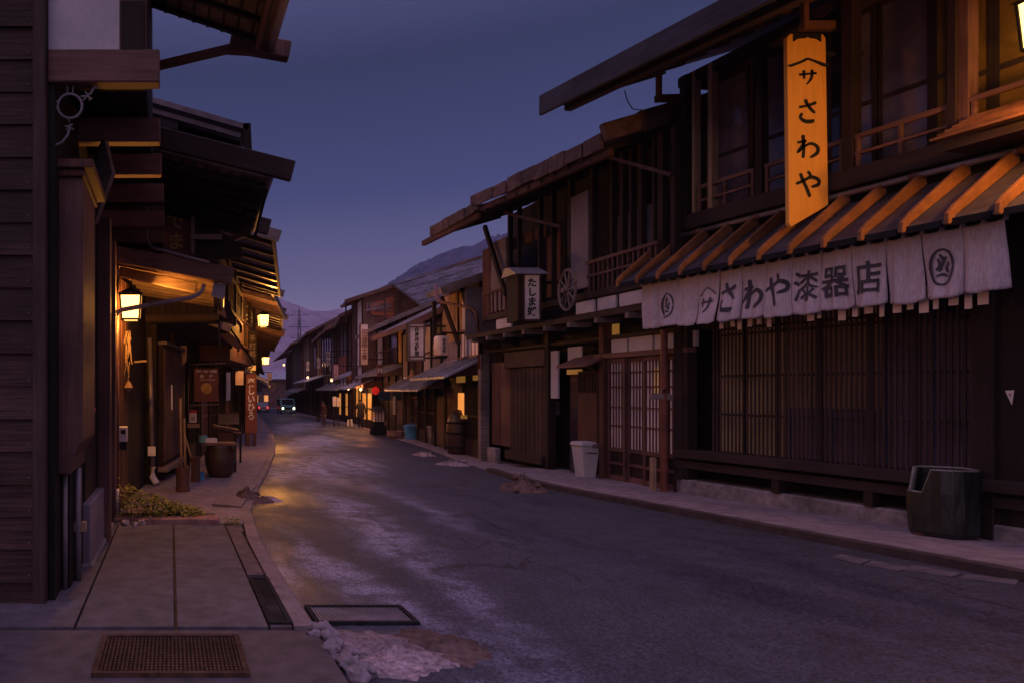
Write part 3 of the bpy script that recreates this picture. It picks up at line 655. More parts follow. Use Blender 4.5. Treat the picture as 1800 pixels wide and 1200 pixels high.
b.build('plaster_band', 'plaster', t)
b = MB(); b.fb(f2, -.05, L2n, -.04, .06, 2.57, 2.63); b.build('beam', 'wood_dark_h', t)
b = MB(); b.fb(f2, hi-.1, hi+.3, -.12, -.08, 2.66, 2.86); b.build('transom', 'window_dim', t); b = MB(); b.fb(f2, lo+.2, lo+.28, -.12, -.08, 2.66, 2.84); b.build('transom', 'window_dim', t)
for px in (1065, 1212, 968): 
    b = MB(); u = U(px); b.fb(f2, u-.07, u+.07, -.08, .10, zg(14)-.1, 2.95); b.build('post', 'wood_red_v' if px == 1065 else 'wood_dark_v', t, bev=.01)
# slatted bay, little roof over it
ua, ub = sorted((U(1026), U(1060)))
b = MB(); b.fb(f2, ua, ub, -.1, .12, .55, 1.98); b.build('bay_panel', 'wood_red_v', t)
b = MB()
for k in range(7): x = lerp(ua+.05, ub-.05, k/6); b.fb(f2, x-.012, x+.012, .121, .14, 1.55, 1.95)
b.build('bay_slats', 'wood_dark_v', t)
b = MB(); b.loft([f2.pt(ua-.15, -.1, 2.32), f2.pt(ua-.15, .42, 2.10), f2.pt(ua-.15, .42, 2.05), f2.pt(ua-.15, -.1, 2.27)], [f2.pt(ub+.25, -.1, 2.32), f2.pt(ub+.25, .42, 2.10), f2.pt(ub+.25, .42, 2.05), f2.pt(ub+.25, -.1, 2.27)]); b.build('bay_roof', 'wood_h', t)
b = MB(); b.fb(f2, ua-.02, ub+.02, .0, .2, .48, .549); b.build('bay_sill', 'wood_grey_h', t)
ua, ub = sorted((U(998), U(1022)))
b = MB(); b.fb(f2, ua, ub, -.1, -.05, zg(15), 2.0); b.build('door', 'glass_dark', t)
b = MB(); b.fb(f2, ua, ub, -.03, -.0, 2.1, 2.5); b.build('plaster_panel', 'plaster', t)
b = MB(); b.fb(f2, ua, ub, -.02, .02, 1.93, 2.03); b.build('lit_board', 'window_dim', t)  # board glows by itself, the light is put into its material
ua, ub = sorted((U(973), U(985)))
b = MB(); b.fb(f2, ua, ub, .02, .06, 1.42, 2.45); b.build('pale_board', 'plaster', t)
# plank shutter wall with leaning base board
ua, ub = sorted((U(900), U(962)))
b = MB(); n = 17
for k in range(n): x0, x1 = lerp(ua, ub, k/n), lerp(ua, ub, (k+1)/n); b.fb(f2, x0+.004, x1-.004, .02, .05+.006*(k % 2), .10, 2.12)
b.build('shutter', 'wood_mid_v', t)
b = MB(); b.fb(f2, ua-.05, ub+.05, .0, .16, -.08, .12); b.build('base_board', 'wood_dark_h', t, bev=.01)
b = MB(); b.fb(f2, ua-.1, ub+.15, .03, .12, 2.14, 2.52); b.build('name_board', 'wood_mid_v', t, bev=.01)
ua2, ub2 = ub, U(866)
b = MB(); n = 8
for k in range(n): x0, x1 = lerp(ua2, ub2, k/n), lerp(ua2, ub2, (k+1)/n); b.fb(f2, x0+.004, x1-.004, -.02, .02, .2, 2.3)
b.build('shutter', 'wood_v', t)
b = MB(); u = U(857); b.fb(f2, u-.08, u+.08, -.02, .22, zg(18)-.05, 2.55); b.build('post', 'wood_grey_h', t, bev=.01)
b = MB(); u = U(872); b.fb(f2, u-.25, u+.2, -.0, .15, zg(17)-.05, .12); b.build('foot_stone', 'stone', t, bev=.02)
# pent eave between storeys
b = MB(); b.fb(f2, -.2, L2n+.1, -.05, .55, 2.93, 3.05); b.build('lower_roof', 'wood_dark_h', t, bev=.01)
for k in range(8): u = .3+k*.85; b = MB(); b.fb(f2, u-.05, u+.05, .2, .63, 2.83, 2.925); b.build('joist', 'wood_grey_h', t)
# upper storey (set forward)
of = .30
zlo, zhi = 3.06, 6.2
b = MB(); b.fb(f2, .0, L2n, -6, -.55, 2.95, zhi); b.build('upper_wall', 'wood_black', t)
def up_(pa, pb, o, z0, z1, m, name, th=.05):
    a, e = sorted((U(pa, o), U(pb, o))); b = MB(); b.fb(f2, a, e, o-th, o, z0, z1); return b.build(name, m, t, bev=.006)
for a, e in ((1088, 1150), (1050, 1082), (1012, 1044), (872, 898)): up_(a, e, of, 3.10, 3.34, 'plaster', 'plaster_panel')
up_(847, 1200, of+.04, 3.36, 3.50, 'wood_dark_h', 'beam', .12)
up_(862, 889, of, 3.55, 5.3, 'plaster_grey', 'plaster_panel'); up_(1003, 1033, of, 3.6, 5.5, 'plaster_grey', 'plaster_panel')
up_(848, 861, of+.02, 3.5, 5.2, 'wood_red_v', 'post', .1)
for px, w in ((892, .07), (908, .05), (945, .06), (968, .04), (998, .10), (1037, .09), (1072, .06), (1090, .08), (1106, .05), (1122, .10), (1146, .05), (1158, .12), (1180, .1)):
    u = U(px, of); b = MB(); b.fb(f2, u-w/2, u+w/2, of-.12, of-.02, 3.5, 5.9); b.build('post', 'wood_dark_v', t)
up_(960, 985, -.2, 3.7, 5.2, 'wood_red_v', 'back_panel'); up_(1075, 1150, -.35, 4.0, 5.0, 'plaster_grey', 'back_panel'); up_(893, 960, .0, 5.05, 5.3, 'wood_red_v', 'back_panel')  # panels coloured for the pinkish light and orange glimmers between posts
b = MB()
a, e = sorted((U(1034, of), U(1160, of)))
b.fb(f2, a, e, of-.0, of+.05, 4.03, 4.09); b.fb(f2, a, e, of, of+.04, 3.78, 3.82)
for k in range(14): x = lerp(a, e, (k+.5)/14); b.fb(f2, x-.015, x+.015, of+.002, of+.03, 3.5, 4.03)
b.build('railing', 'wood_v', t); b = MB()
a, e = sorted((U(850, of), U(902, of))); b.fb(f2, a, e, of, of+.05, 4.03, 4.09)
for k in range(7): x = lerp(a, e, (k+.5)/7); b.fb(f2, x-.02, x+.02, of+.002, of+.035, 3.5, 4.03)
b.build('railing', 'wood_v', t)
b = MB(); b.beam(P(852, 398, 17.4), P(889, 518, 16.3), .08, .10); b.build('brace', 'wood_dark_v', t)
b = MB(); b.beam(f2.pt(U(930, of), of+.55, 5.6), f2.pt(U(985, of), of, 5.0), .05, .06); b.build('brace', 'wood_v', t); b = MB(); b.beam(f2.pt(U(1108, of), of+.5, 5.75), f2.pt(U(1180, of), of, 5.1), .05, .06); b.build('brace', 'wood_v', t)
# eave: built from overlapping boards, the far third hanging lower
E0 = P(1062, 240, 11.62); E1 = P(829, 352, 15.6); E1b = P(834, 352, 15.4); E2 = P(757, 405, 17.7)
n2 = -f2.n
A, B = slab(E0, E1, n2, 4.6, 1.4, .10); b = MB(); b.loft(A, B); A, B = slab(E1b+Vector((0, 0, -.14)), E2+Vector((0, 0, -.0)), n2, 4.6, 1.4, .10); b.loft(A, B); b.build('roof', 'roof_shingle', t)
b = MB()
def shing(Ea, Eb, n, h):
    for k in range(n):
        a = Ea.lerp(Eb, (k+.03)/n); e = Ea.lerp(Eb, (k+.97)/n); j = random.uniform(-.02, .02); b.beam(a+Vector((-.02+j, 0, -.06+j)), e+Vector((-.02+j, 0, -.06+j+random.uniform(-.02, .02))), .05, h+random.uniform(-.02, .05))
shing(E0, E1, 9, .26); shing(E1b+Vector((0, 0, -.12)), E2, 6, .24)
b.build('eave_boards', 'roof_rust', t, bev=.006)
b = MB(); b.beam(E0+Vector((.12, 0, -.27)), E1+Vector((.1, .1, -.25)), .10, .12); d2 = (E2-E1b).normalized(); b.beam(E1b+Vector((.1, 0, -.35)), E2+d2*.45+Vector((-.0, 0, -.22)), .10, .13); b.build('eave_beam', 'wood_red_v', t)
b = MB()
for k in range(16): e = E0.lerp(E2, (k+.5)/16); b.beam(e+Vector((.0, 0, -.2)), e+Vector((1.7, 0, .30)), .06, .08)
b.build('rafter', 'wood_dark_v', t)
# thick near verge
b = MB(); v0 = E0+Vector((-.05, -.05, .02)); 
for k in range(4): a = v0+Vector((.0+k*.62, -.02*k, .02+k*.178)); b.beam(a, a+Vector((.66, 0, .19)), .12, .30+.05*(k % 2))
b.build('verge_board', 'roof_rust', t, bev=.01)
b = MB()
for k in range(5): e = E0.lerp(E1, .1+k*.2)+Vector((.5, 0, .22)); b.beam(e, e+Vector((3.9, 0, 1.18)), .09, .07)
b.build('batten', 'wood_h', t)

# lantern sign with a little roof
o = .62; Y_ = 14.6
pl, pr_ = P(906, 470, Y_), P(950, 565, Y_)
ls = thing('lantern_sign', 'roofed box sign with white papered face and brush lettering on the old house', 'sign', (pl.x, Y_, pr_.z))
b = MB(); b.box(pl.x+.02, pr_.x, Y_, Y_+.42, pr_.z, pl.z-.16); b.build('box', 'wood_dark_v', ls)
b = MB(); b.box(P(921, 0, Y_).x, P(948, 0, Y_).x, Y_-.012, Y_-.002, P(0, 561, Y_).z, P(0, 484, Y_).z); b.build('face', 'paper', ls)
b = MB(); x0, x1 = P(920, 0, Y_).x, P(949, 0, Y_).x; z0, z1 = P(0, 563, Y_).z, P(0, 482, Y_).z
for xa, xb, za, zb_ in ((x0-.015, x0+.02, z0, z1), (x1-.02, x1+.015, z0, z1), (x0, x1, z0-.015, z0+.02), (x0, x1, z1-.02, z1+.015)): b.box(xa, xb, Y_-.025, Y_-.013, za, zb_)
b.box(pl.x+.02, pl.x+.06, Y_-.02, Y_-.001, z0, z1); b.build('frame', 'wood_red_v', ls)
b = MB(); vs, fs = text2d('た\nし\nま\n奴', .20, .008, 1.02); q, fs = put((vs, fs), Vector(((x0+x1)/2, Y_-.014, (z0+z1)/2)), Vector((1, 0, 0)), Vector((0, 0, 1)), Vector((0, 0, 0))); b.add(q, fs); b.build('lettering', 'ink', ls)
b = MB(); zz_ = pl.z-.16; b.loft([Vector((pl.x-.06, Y_-.14, zz_)), Vector((pr_.x+.12, Y_-.14, zz_)), Vector((pr_.x+.12, Y_+.5, zz_)), Vector((pl.x-.06, Y_+.5, zz_))], [Vector((pl.x-.10, Y_+.1, zz_+.17)), Vector((pr_.x+.02, Y_+.1, zz_+.17)), Vector((pr_.x+.02, Y_+.3, zz_+.17)), Vector((pl.x-.10, Y_+.3, zz_+.17))]); b.build('roof', 'roof_metal', ls)
b = MB(); b.beam((pr_.x-.1, Y_+.2, pr_.z+.1), (8.5, Y_+.2, pr_.z+.1), .06, .06); b.beam((pr_.x-.1, Y_+.2, pl.z-.3), (8.5, Y_+.2, pl.z-.3), .06, .06); b.build('bracket', 'wood_dark_h', ls)
# cart wheel
c = P(997, 510, 13.35); wt = thing('cart_wheel', 'old wooden cart wheel leaning against the upper rail of the old house', 'wheel', c-Vector((0, 0, .4)))
ax = Vector((.80, -.6, 0)).normalized(); side = Vector((.6, .80, 0)).normalized(); up = Vector((0, 0, 1))
side = Vector((.16, 1, 0)).normalized(); ax = Vector((1, -.16, 0)).normalized()
ring = [c+side*(.39*math.cos(a))+up*(.39*math.sin(a)) for a in [2*math.pi*k/28 for k in range(29)]]
b = MB(); b.tube(ring, .028, 6, cap=False); b.build('rim', 'wood_grey_h', wt)
b = MB()
for k in range(10): a = 2*math.pi*k/10; b.beam(c, c+side*(.38*math.cos(a))+up*(.38*math.sin(a)), .022, .022, up=ax)
b.build('spokes', 'wood_grey_h', wt)
b = MB(); b.tube([c-ax*.09, c+ax*.09], .06, 10); b.build('hub', 'wood_grey_h', wt)
# white waste bin
c = G(1029, 838, .10); w = 36/1200*c.y; hb = 63/1200*c.y
bn = thing('waste_bin', 'tall white plastic waste bin beside the papered sliding doors', 'bin', c)
b = MB(); A = [c+Vector((x*w*.30, y_*w*.34, .0)) for x, y_ in ((-1, -1), (1, -1), (1, 1), (-1, 1))]; B = [c+Vector((x*w*.43, y_*w*.46, hb*.88)) for x, y_ in ((-1, -1), (1, -1), (1, 1), (-1, 1))]; b.loft(A, B); b.build('body', 'bin_white', bn, bev=.012)
b = MB(); A = [c+Vector((x*w*.48, y_*w*.5, hb*.885)) for x, y_ in ((-1, -1), (1, -1), (1, 1), (-1, 1))]; B = [c+Vector((x*w*.46, y_*w*.48, hb*.97)) for x, y_ in ((-1, -1), (1, -1), (1, 1), (-1, 1))]; b.loft(A, B); B2 = [c+Vector((x*w*.36, y_*w*.4, hb)) for x, y_ in ((-1, -1), (1, -1), (1, 1), (-1, 1))]; b.loft([p+Vector((0, 0, .002)) for p in B], B2); b.build('lid', 'bin_white', bn, bev=.01)
b = MB(); b.beam(c+Vector((-.08, -w*.445, hb*.70)), c+Vector((.12, -w*.445, hb*.70)), .012, .02); b.build('handle', 'ink_grey', bn)
# wall lamp with bell shade, meter box, papers
c = P(1187, 600, 11.6); wl = thing('wall_lamp', 'unlit white bell shade lamp on a curved arm above the papered doors', 'lamp', c-Vector((0, 0, .15)))
b = MB(); b.lathe(c-Vector((0, 0, .13)), [(.095, 0), (.09, .05), (.07, .12), (.05, .19), (.03, .22)], 14); b.build('shade', 'bin_white', wl, smooth=True)
b = MB(); b.tube([c+Vector((0, 0, .08)), c+Vector((.02, 0, .16)), c+Vector((.12, 0, .15)), c+Vector((.24, .05, .05)), c+Vector((.40, .1, .05))], .014, 6); b.build('arm', 'iron_dark', wl)
c = P(970, 716, 15.5); mb = thing('meter_box', 'grey meter box with a small window on the dark post', 'meter box', c-Vector((0, 0, .16))); mx0 = f2.A.x-.22
b = MB(); b.box(c.x-.16, c.x+.16, c.y-.1, c.y+.3, c.z-.16, c.z+.15); b.build('box', 'metal_pipe', mb, bev=.01)
b = MB(); b.box(c.x-.14, c.x-.02, c.y-.112, c.y-.102, c.z-.02, c.z+.10); b.build('window', 'glass_dark', mb); b = MB(); b.box(c.x-.15, c.x-.01, c.y-.12, c.y-.113, c.z+.06, c.z+.12); b.build('label', 'paper', mb)
c = P(1064, 697, 13.25); b = MB(); b.prism([c+Vector((-.05, 0, .06)), c+Vector((.03, 0, .06)), c+Vector((.02, 0, -.07))], (0, .006, 0)); tag(b.build('paper_charm', 'paper'), 'small white paper charm on the red post beside the papered doors', 'paper charm')
c = P(1063, 788, 13.3); b = MB(); b.box(c.x-.035, c.x+.035, c.y-.04, c.y, c.z-.10, c.z+.09); o = b.build('wall_box', 'bin_white', bev=.008); tag(o, 'small white box low on the wall between bin and papered doors', 'box')

# ================================================================== generic town house
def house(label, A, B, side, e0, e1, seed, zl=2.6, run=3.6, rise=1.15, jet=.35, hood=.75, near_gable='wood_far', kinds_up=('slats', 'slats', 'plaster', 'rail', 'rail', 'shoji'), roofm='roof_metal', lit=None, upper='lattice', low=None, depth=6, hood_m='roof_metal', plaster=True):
    rnd = random.Random(seed)
    f = Fr(A, B, side); L = f.L; g0, g1 = f.g(0), f.g(L); gz = (g0+g1)/2
    t = thing('town_house', label, 'house', f.pt(L/2, -2, gz))
    inw = -f.n; n3 = Vector((inw.x, inw.y, 0))
    def dist(E): q = Vector((E.x, E.y)); return (q-f.A).dot(f.n)
    d0, d1 = dist(e0), dist(e1); zr = gz+zl
    pit = rise/run
    tops = lambda E, o: E.z+(dist(E)-o)*pit-.16
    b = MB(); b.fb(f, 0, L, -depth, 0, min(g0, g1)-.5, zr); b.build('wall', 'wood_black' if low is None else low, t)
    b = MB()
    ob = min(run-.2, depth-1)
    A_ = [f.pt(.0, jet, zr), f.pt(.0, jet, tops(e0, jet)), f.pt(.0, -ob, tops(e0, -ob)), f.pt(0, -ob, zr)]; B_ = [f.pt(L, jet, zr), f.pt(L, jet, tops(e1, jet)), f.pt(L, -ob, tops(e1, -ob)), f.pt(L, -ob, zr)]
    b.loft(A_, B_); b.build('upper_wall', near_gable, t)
    A_, B_ = slab(e0, e1, inw, run+(d0+d1)/2, rise+(d0+d1)/2*pit, .12); b = MB(); b.loft(A_, B_); b.build('roof', roofm, t)
    b = MB(); b.beam(e0+Vector((0, 0, -.09)), e1+Vector((0, 0, -.09)), .06, .20)
    r0 = e0+n3*(run+d0)+Vector((0, 0, rise+d0*pit)); r1 = e1+n3*(run+d1)+Vector((0, 0, rise+d1*pit))
    for e, r in ((e0, r0), (e1, r1)): b.beam(e-n3*.12+Vector((0, 0, -.13)), r+Vector((0, 0, -.07)), .07, .20)
    b.build('fascia', 'wood_grey_h' if rnd.random() < .5 else 'wood_h', t)
    b = MB(); n = max(3, int((e1-e0).length/.9))
    for k in range(n): tt = (k+.5)/n; b.beam(e0.lerp(e1, tt)+n3*.1+Vector((0, 0, .03)), r0.lerp(r1, tt)+Vector((0, 0, .03)), .05, .05)
    b.build('batten', roofm, t)
    b = MB()
    for k in range(n): tt = (k+.5)/n; b.beam(e0.lerp(e1, tt)+Vector((0, 0, -.15)), e0.lerp(e1, tt)+n3*((d0+d1)/2)+Vector((0, 0, -.15+((d0+d1)/2)*pit)), .06, .08)
    b.build('rafter', 'wood_v', t)
    # hood between storeys
    if hood:
        b = MB(); b.loft([f.pt(-.1, 0, zr+.30+hood*.25), f.pt(-.1, hood+jet, zr-.04), f.pt(-.1, hood+jet, zr-.10), f.pt(-.1, 0, zr+.22+hood*.25)], [f.pt(L+.1, 0, zr+.30+hood*.25), f.pt(L+.1, hood+jet, zr-.04), f.pt(L+.1, hood+jet, zr-.10), f.pt(L+.1, 0, zr+.22+hood*.25)]); b.build('lower_roof', hood_m, t)
        b = MB()
        for k in range(int(L/.5)): b.beam(f.pt(k*.5+.2, .05, zr+.30+hood*.25), f.pt(k*.5+.2, hood+jet+.04, zr-.02), .05, .06)
        b.build('batten', hood_m, t)
    # ground floor bays
    nb = max(2, int(round(L/1.75))); kinds = ['lattice', 'planks', 'shoji', 'lattice', 'door']
    for k in range(nb+1):
        b = MB(); u = L*k/nb; u = min(max(u, .07), L-.07); b.fb(f, u-.07, u+.07, -.02, .09, f.g(u)-.1, zr-.02); b.build('post', 'wood_dark_v', t)
    for k in range(nb):
        a, e = L*k/nb+.09, L*(k+1)/nb-.09; kd = rnd.choice(kinds); gg = f.g(a)+.06; w = e-a
        if lit and k in lit: kd = 'lit'
        if kd == 'planks':
            b = MB(); n = max(4, int(w/.16))
            for j in range(n): b.fb(f, a+w*j/n+.004, a+w*(j+1)/n-.004, 0, .03+.008*(j % 2), gg, zr-.25)
            b.build('shutter', rnd.choice(('wood_dark_v', 'wood_v')), t)
        elif kd == 'door':
            b = MB(); b.fb(f, a, a+.06, .0, .05, gg, zr-.4); b.fb(f, e-.06, e, .0, .05, gg, zr-.4); b.fb(f, (a+e)/2-.03, (a+e)/2+.03, .0, .05, gg, zr-.4); b.fb(f, a, e, .0, .05, zr-.4, zr-.3); b.fb(f, a, e, .001, .045, gg+.5, gg+.57); dr = b.build('door', 'wood_v', t)
            b = MB(); b.fb(f, a+.05, e-.05, .004, .012, gg+.55, zr-.41); b.build('pane', 'glass_dark', dr)
        else:
            b = MB(); n = max(4, int(w/(.11 if kd != 'lit' else .3)))
            for j in range(n): x = lerp(a, e, (j+.5)/n); b.fb(f, x-.018, x+.018, .014, .026, gg+.45, zr-.3)
            for z in (gg+.42, gg+1.1, zr-.28): b.fb(f, a, e, .0, .03, z-.03, z+.03)
            wn = b.build('window', 'wood_dark_v' if kd != 'shoji' else 'wood_v', t)
            b = MB(); b.fb(f, a, e, .005, .012, gg+.45, zr-.3); b.build('pane', {'lattice': 'glass_dark', 'shoji': 'shoji', 'lit': 'window_lit'}[kd], wn)
            b = MB(); b.fb(f, a, e, .0, .05, gg-.05, gg+.39); b.build('base_panel', 'wood_dark_h', t)
    if plaster:
        b = MB(); 
        for k in range(nb): b.fb(f, L*k/nb+.14, L*(k+1)/nb-.14, jet-.02, jet+.012, zr+.32, zr+.52)
        b.build('plaster_band', 'plaster', t)
    # upper storey
    zt_ = min(tops(e0, jet), tops(e1, jet)); za = zr+.55; zb_ = zt_-.12
    if zb_-za > .4:
        for k in range(nb):
            a, e = L*k/nb+.06, L*(k+1)/nb-.06; w = e-a; kd = rnd.choice(kinds_up); kd = 'slats' if kd == 'shoji' and a > 0 and f.A.y > 40 else kd
            if kd == 'plaster':
                b = MB(); b.fb(f, a+.08, e-.08, jet-.02, jet+.015, za, zb_); b.build('plaster_panel', rnd.choice(('plaster_grey', 'plaster_grey', 'ochre')), t); continue
            b = MB(); n = max(4, int(w/(.14 if kd == 'slats' else .3)))
            for j in range(n): x = lerp(a, e, (j+.5)/n); b.fb(f, x-.02, x+.02, jet+.012, jet+.024, za, zb_ if kd == 'slats' else za+.75)
            b.fb(f, a, e, jet+.01, jet+.07, za+.72, za+.78); b.fb(f, a, e, jet+.01, jet+.07, za-.06, za-.001); wn = b.build('window', 'wood_far', t)
            b = MB(); b.fb(f, a+.05, e-.05, jet+.002, jet+.010, za, zb_); b.build('pane', 'shoji' if kd == 'shoji' else rnd.choice(('glass_dark', 'glass_dark', 'glass_violet')), wn)
        for k in range(nb+1):
            b = MB(); u = min(max(L*k/nb, .06), L-.06); b.fb(f, u-.06, u+.06, jet-.03, jet+.06, zr+.3, zt_); b.build('post', 'wood_dark_v', t)
    return t, f

RH = [
 ('low dark house with ochre gable wall and crossed braces past the old house', (8.5, 18.3), (9.1, 22.5), P(784, 503, 18.1), P(757, 513, 21.6), dict(zl=2.35, run=3.0, rise=1.0, jet=.15, hood=1.0)),
 ('long low house with bluish metal eave behind the white hanging sign', (9.15, 22.6), (10.7, 31.0), P(729, 563, 22.4), P(655, 592, 31), dict(zl=2.1, run=3.4, rise=1.65, jet=.15, hood=.8)),
 ('dark house with a pale verge board beside the narrow upright shop sign', (11.1, 31.2), (12.0, 38.6), P(657, 573, 31.1), P(628, 590, 38.6), dict(zl=2.95, run=4, rise=1.7, jet=.3, hood=1.25)),
 ('tall three-storey house with a red glow painted on its gable rising above the low roofs', (11.6, 39), (11.95, 42.6), P(610, 526, 38.7), P(602, 536, 42.6), dict(zl=2.4, run=7.0, rise=2.2, jet=.6, hood=.9, lit=(0, 1), depth=8, hood_m='roof_frost')),
 ('house with an orange lit shop front where the dark figure stands', (12.35, 42.8), (13.4, 50.2), P(598, 553, 42.9), P(588, 572, 50.2), dict(zl=3.2, rise=1.7, jet=.3, hood=1.35, lit=(0, 1, 2), hood_m='roof_frost')),
 ('weathered house with lit paper windows on the ground floor down the street', (13.45, 50.4), (14.8, 64), P(572, 577, 50.4), P(549, 598, 64), dict(zl=2.6, rise=1.75, jet=.4, hood=.8, lit=(1, 3))),
 ('distant house with red banners of cloth behind the parked van side', (14.85, 64.3), (16.7, 82), P(539, 584, 64.4), P(521, 601, 82), dict(zl=3.7, rise=1.8, jet=.4, hood=1.5, hood_m='roof_frost')),
 ('far house of pale snowy roof just above the headlights of the van', (16.8, 82.3), (20.3, 112), P(511, 603, 82.4), P(497, 620, 112), dict(zl=3.0, rise=1.8, jet=.4, hood=1.2)),
 ('farthest house on the right where the street bends out of sight', (20.5, 112.4), (26.6, 155), P(496, 620, 112.5), P(480, 634, 155), dict(zl=3.0, jet=.4)),
]
rh = []
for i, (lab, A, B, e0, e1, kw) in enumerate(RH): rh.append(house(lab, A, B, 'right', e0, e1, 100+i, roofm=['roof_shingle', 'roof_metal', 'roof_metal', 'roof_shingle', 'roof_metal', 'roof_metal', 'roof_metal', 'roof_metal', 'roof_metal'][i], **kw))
b = MB(); b.box(17, 30, 168, 176, -4, 4.5); 
hb_ = thing('town_house', 'dark house closing the far end of the street', 'house', (22, 170, zg(170)))
b.build('wall', 'wood_far', hb_); b = MB(); b.box(19.5, 21.5, 167.95, 167.99, -1.4, .4); b.box(23, 24, 167.95, 167.99, -1.2, .3); b.build('window', 'window_lit', hb_); b = MB(); b.prism([(15.5, 167, 4.4), (31.5, 167, 4.4), (31.5, 172, 6.4), (15.5, 172, 6.4)], (0, 0, -.25)); b.prism([(15.5, 177, 4.4), (31.5, 177, 4.4), (31.5, 172.01, 6.4), (15.5, 172.01, 6.4)], (0, 0, -.25)); b.build('roof', 'roof_metal', hb_)  # lit windows added to brighten the dark street end

# extras of the low ochre house
t, f = rh[0]
gy = 18.22
b = MB(); x0 = P(817, 0, gy).x; b.box(x0, 9.4, gy-.03, gy+.0, P(0, 592, gy).z, P(0, 505, gy).z); b.build('plaster_gable', 'plaster_grey', t)
b = MB(); a, e = sorted((f.u(776, .16), f.u(812, .16))); b.fb(f, a, e, .155, .18, f.z(790, 602, .16), f.z(790, 520, .16)); b.build('ochre_panel', 'ochre', t)
b = MB(); q0 = P(776, 522, 20.6); q1 = P(806, 604, 20.2); b.beam(q0, q1, .10, .10); b.build('brace', 'wood_dark_v', t); b = MB(); b.beam(P(812, 505, 18.9), P(835, 590, 18.5), .10, .10); b.build('brace', 'wood_dark_v', t); b = MB(); b.beam(P(763, 530, 20.8), P(764, 604, 20.8), .10, .10, up=(0, 1, 0)); b.build('post', 'wood_dark_v', t)
b = MB(); b.tube([P(765, 502, 19.5), P(768, 522, 19.2), P(775, 531, 19), P(826, 541, 18.1), P(836, 549, 18), P(840, 565, 17.9), P(842, 648, 17.85)], .04, 8); b.build('rain_pipe', 'copper_pipe', t, smooth=True)
b = MB(); a, e = sorted((f.u(806, .1), f.u(816, .1))); b.fb(f, a, e, .10, .115, f.z(810, 733, .1), f.z(810, 690, .1)); b.build('lit_slit', 'window_lit', t)
b = MB(); a, e = sorted((f.u(832, .1), f.u(850, .1))); b.fb(f, a, e, .10, .115, f.z(840, 668, .1), f.z(840, 656, .1)); a, e = sorted((f.u(803, .1), f.u(818, .1))); b.fb(f, a, e, .10, .115, f.z(810, 672, .1), f.z(810, 655, .1)); b.build('lit_transom', 'window_dim', t)
# gable of the tall house, red lamp glow put into its board colour
t, f = rh[3]
A_ = [P(690, 498, 38.5), P(850, 448, 38.5), P(872, 497, 33.2), P(742, 536, 33.2)]
b = MB(); b.prism(A_, (0, 0, -.12)); b.build('side_roof', 'roof_slate', t)
b = MB()
for k in range(4): q = (k+.5)/4; b.beam(A_[0].lerp(A_[3], q)+Vector((0, 0, .02)), A_[1].lerp(A_[2], q)+Vector((0, 0, .02)), .05, .06)
b.build('side_batten', 'roof_slate', t)
b = MB(); b.beam(A_[3]+Vector((-.1, -.05, -.08)), A_[2]+Vector((0, -.05, -.08)), .08, .22); b.build('side_fascia', 'wood_grey_h', t)
gy = 38.95
b = MB(); b.prism([P(652, 552, gy), P(752, 575, gy), P(752, 507, gy), P(688, 522, gy), P(652, 534, gy)], (0, -.06, 0)); b.build('gable_boards', 'gable_red_glow', t)
b = MB()
for k in range(9): py = 515+k*6.5; b.beam(P(655+max(0, 22-py*.0-k*4), py, gy-.1), P(751, py+1, gy-.1), .04, .05)
for px in (676, 702, 727): b.beam(P(px, 571, gy-.14), P(px, 521 if px < 700 else 512, gy-.14), .06, .05, up=(0, 1, 0))
b.build('gable_laths', 'wood_far', t)
b = MB(); 
for k in range(9): px = 646+k*4.6; b.beam(P(px, 546, gy-.1), P(px, 532, gy-.1), .05, .05, up=(0, 1, 0))
b.beam(P(643, 546, gy-.1), P(688, 538, gy-.1), .08, .10); b.build('gable_rail', 'plaster_grey', t)
for k, (xa, xb, py0, py1, m) in enumerate(((658, 664, 548, 574, 'wood_black'),)):
    pass
b = MB(); b.tube([P(608, 527, 39), P(608, 566, 39)], .05, 6); b.build('prop_post', 'wood_dark_v', t)

t, f = rh[4]
b = MB(); a, e = f.u(590, .34), f.u(566, .34); a, e = sorted((a, e)); e = min(e, f.L-.1); a = max(a, .2); b.fb(f, a, e, .33, .345, f.g(a)+3.4, f.g(a)+4.9); b.build('red_wall', 'gable_red_glow', t)  # red light on the wall put into the panel's colour
t, f = rh[5]
b = MB(); b.fb(f, .4, 4.2, .42, .44, f.g(0)+3.6, f.g(0)+5.0); b.build('red_wall', 'gable_red_glow', t)  # same painted red glow on the next house
t, f = rh[4]
b = MB()
for k in range(3): b.fb(f, .5+k*1.0, 1.4+k*1.0, .36, .375, f.g(0)+2.95, f.g(0)+3.75)
b.build('lit_window', 'window_lit', t)
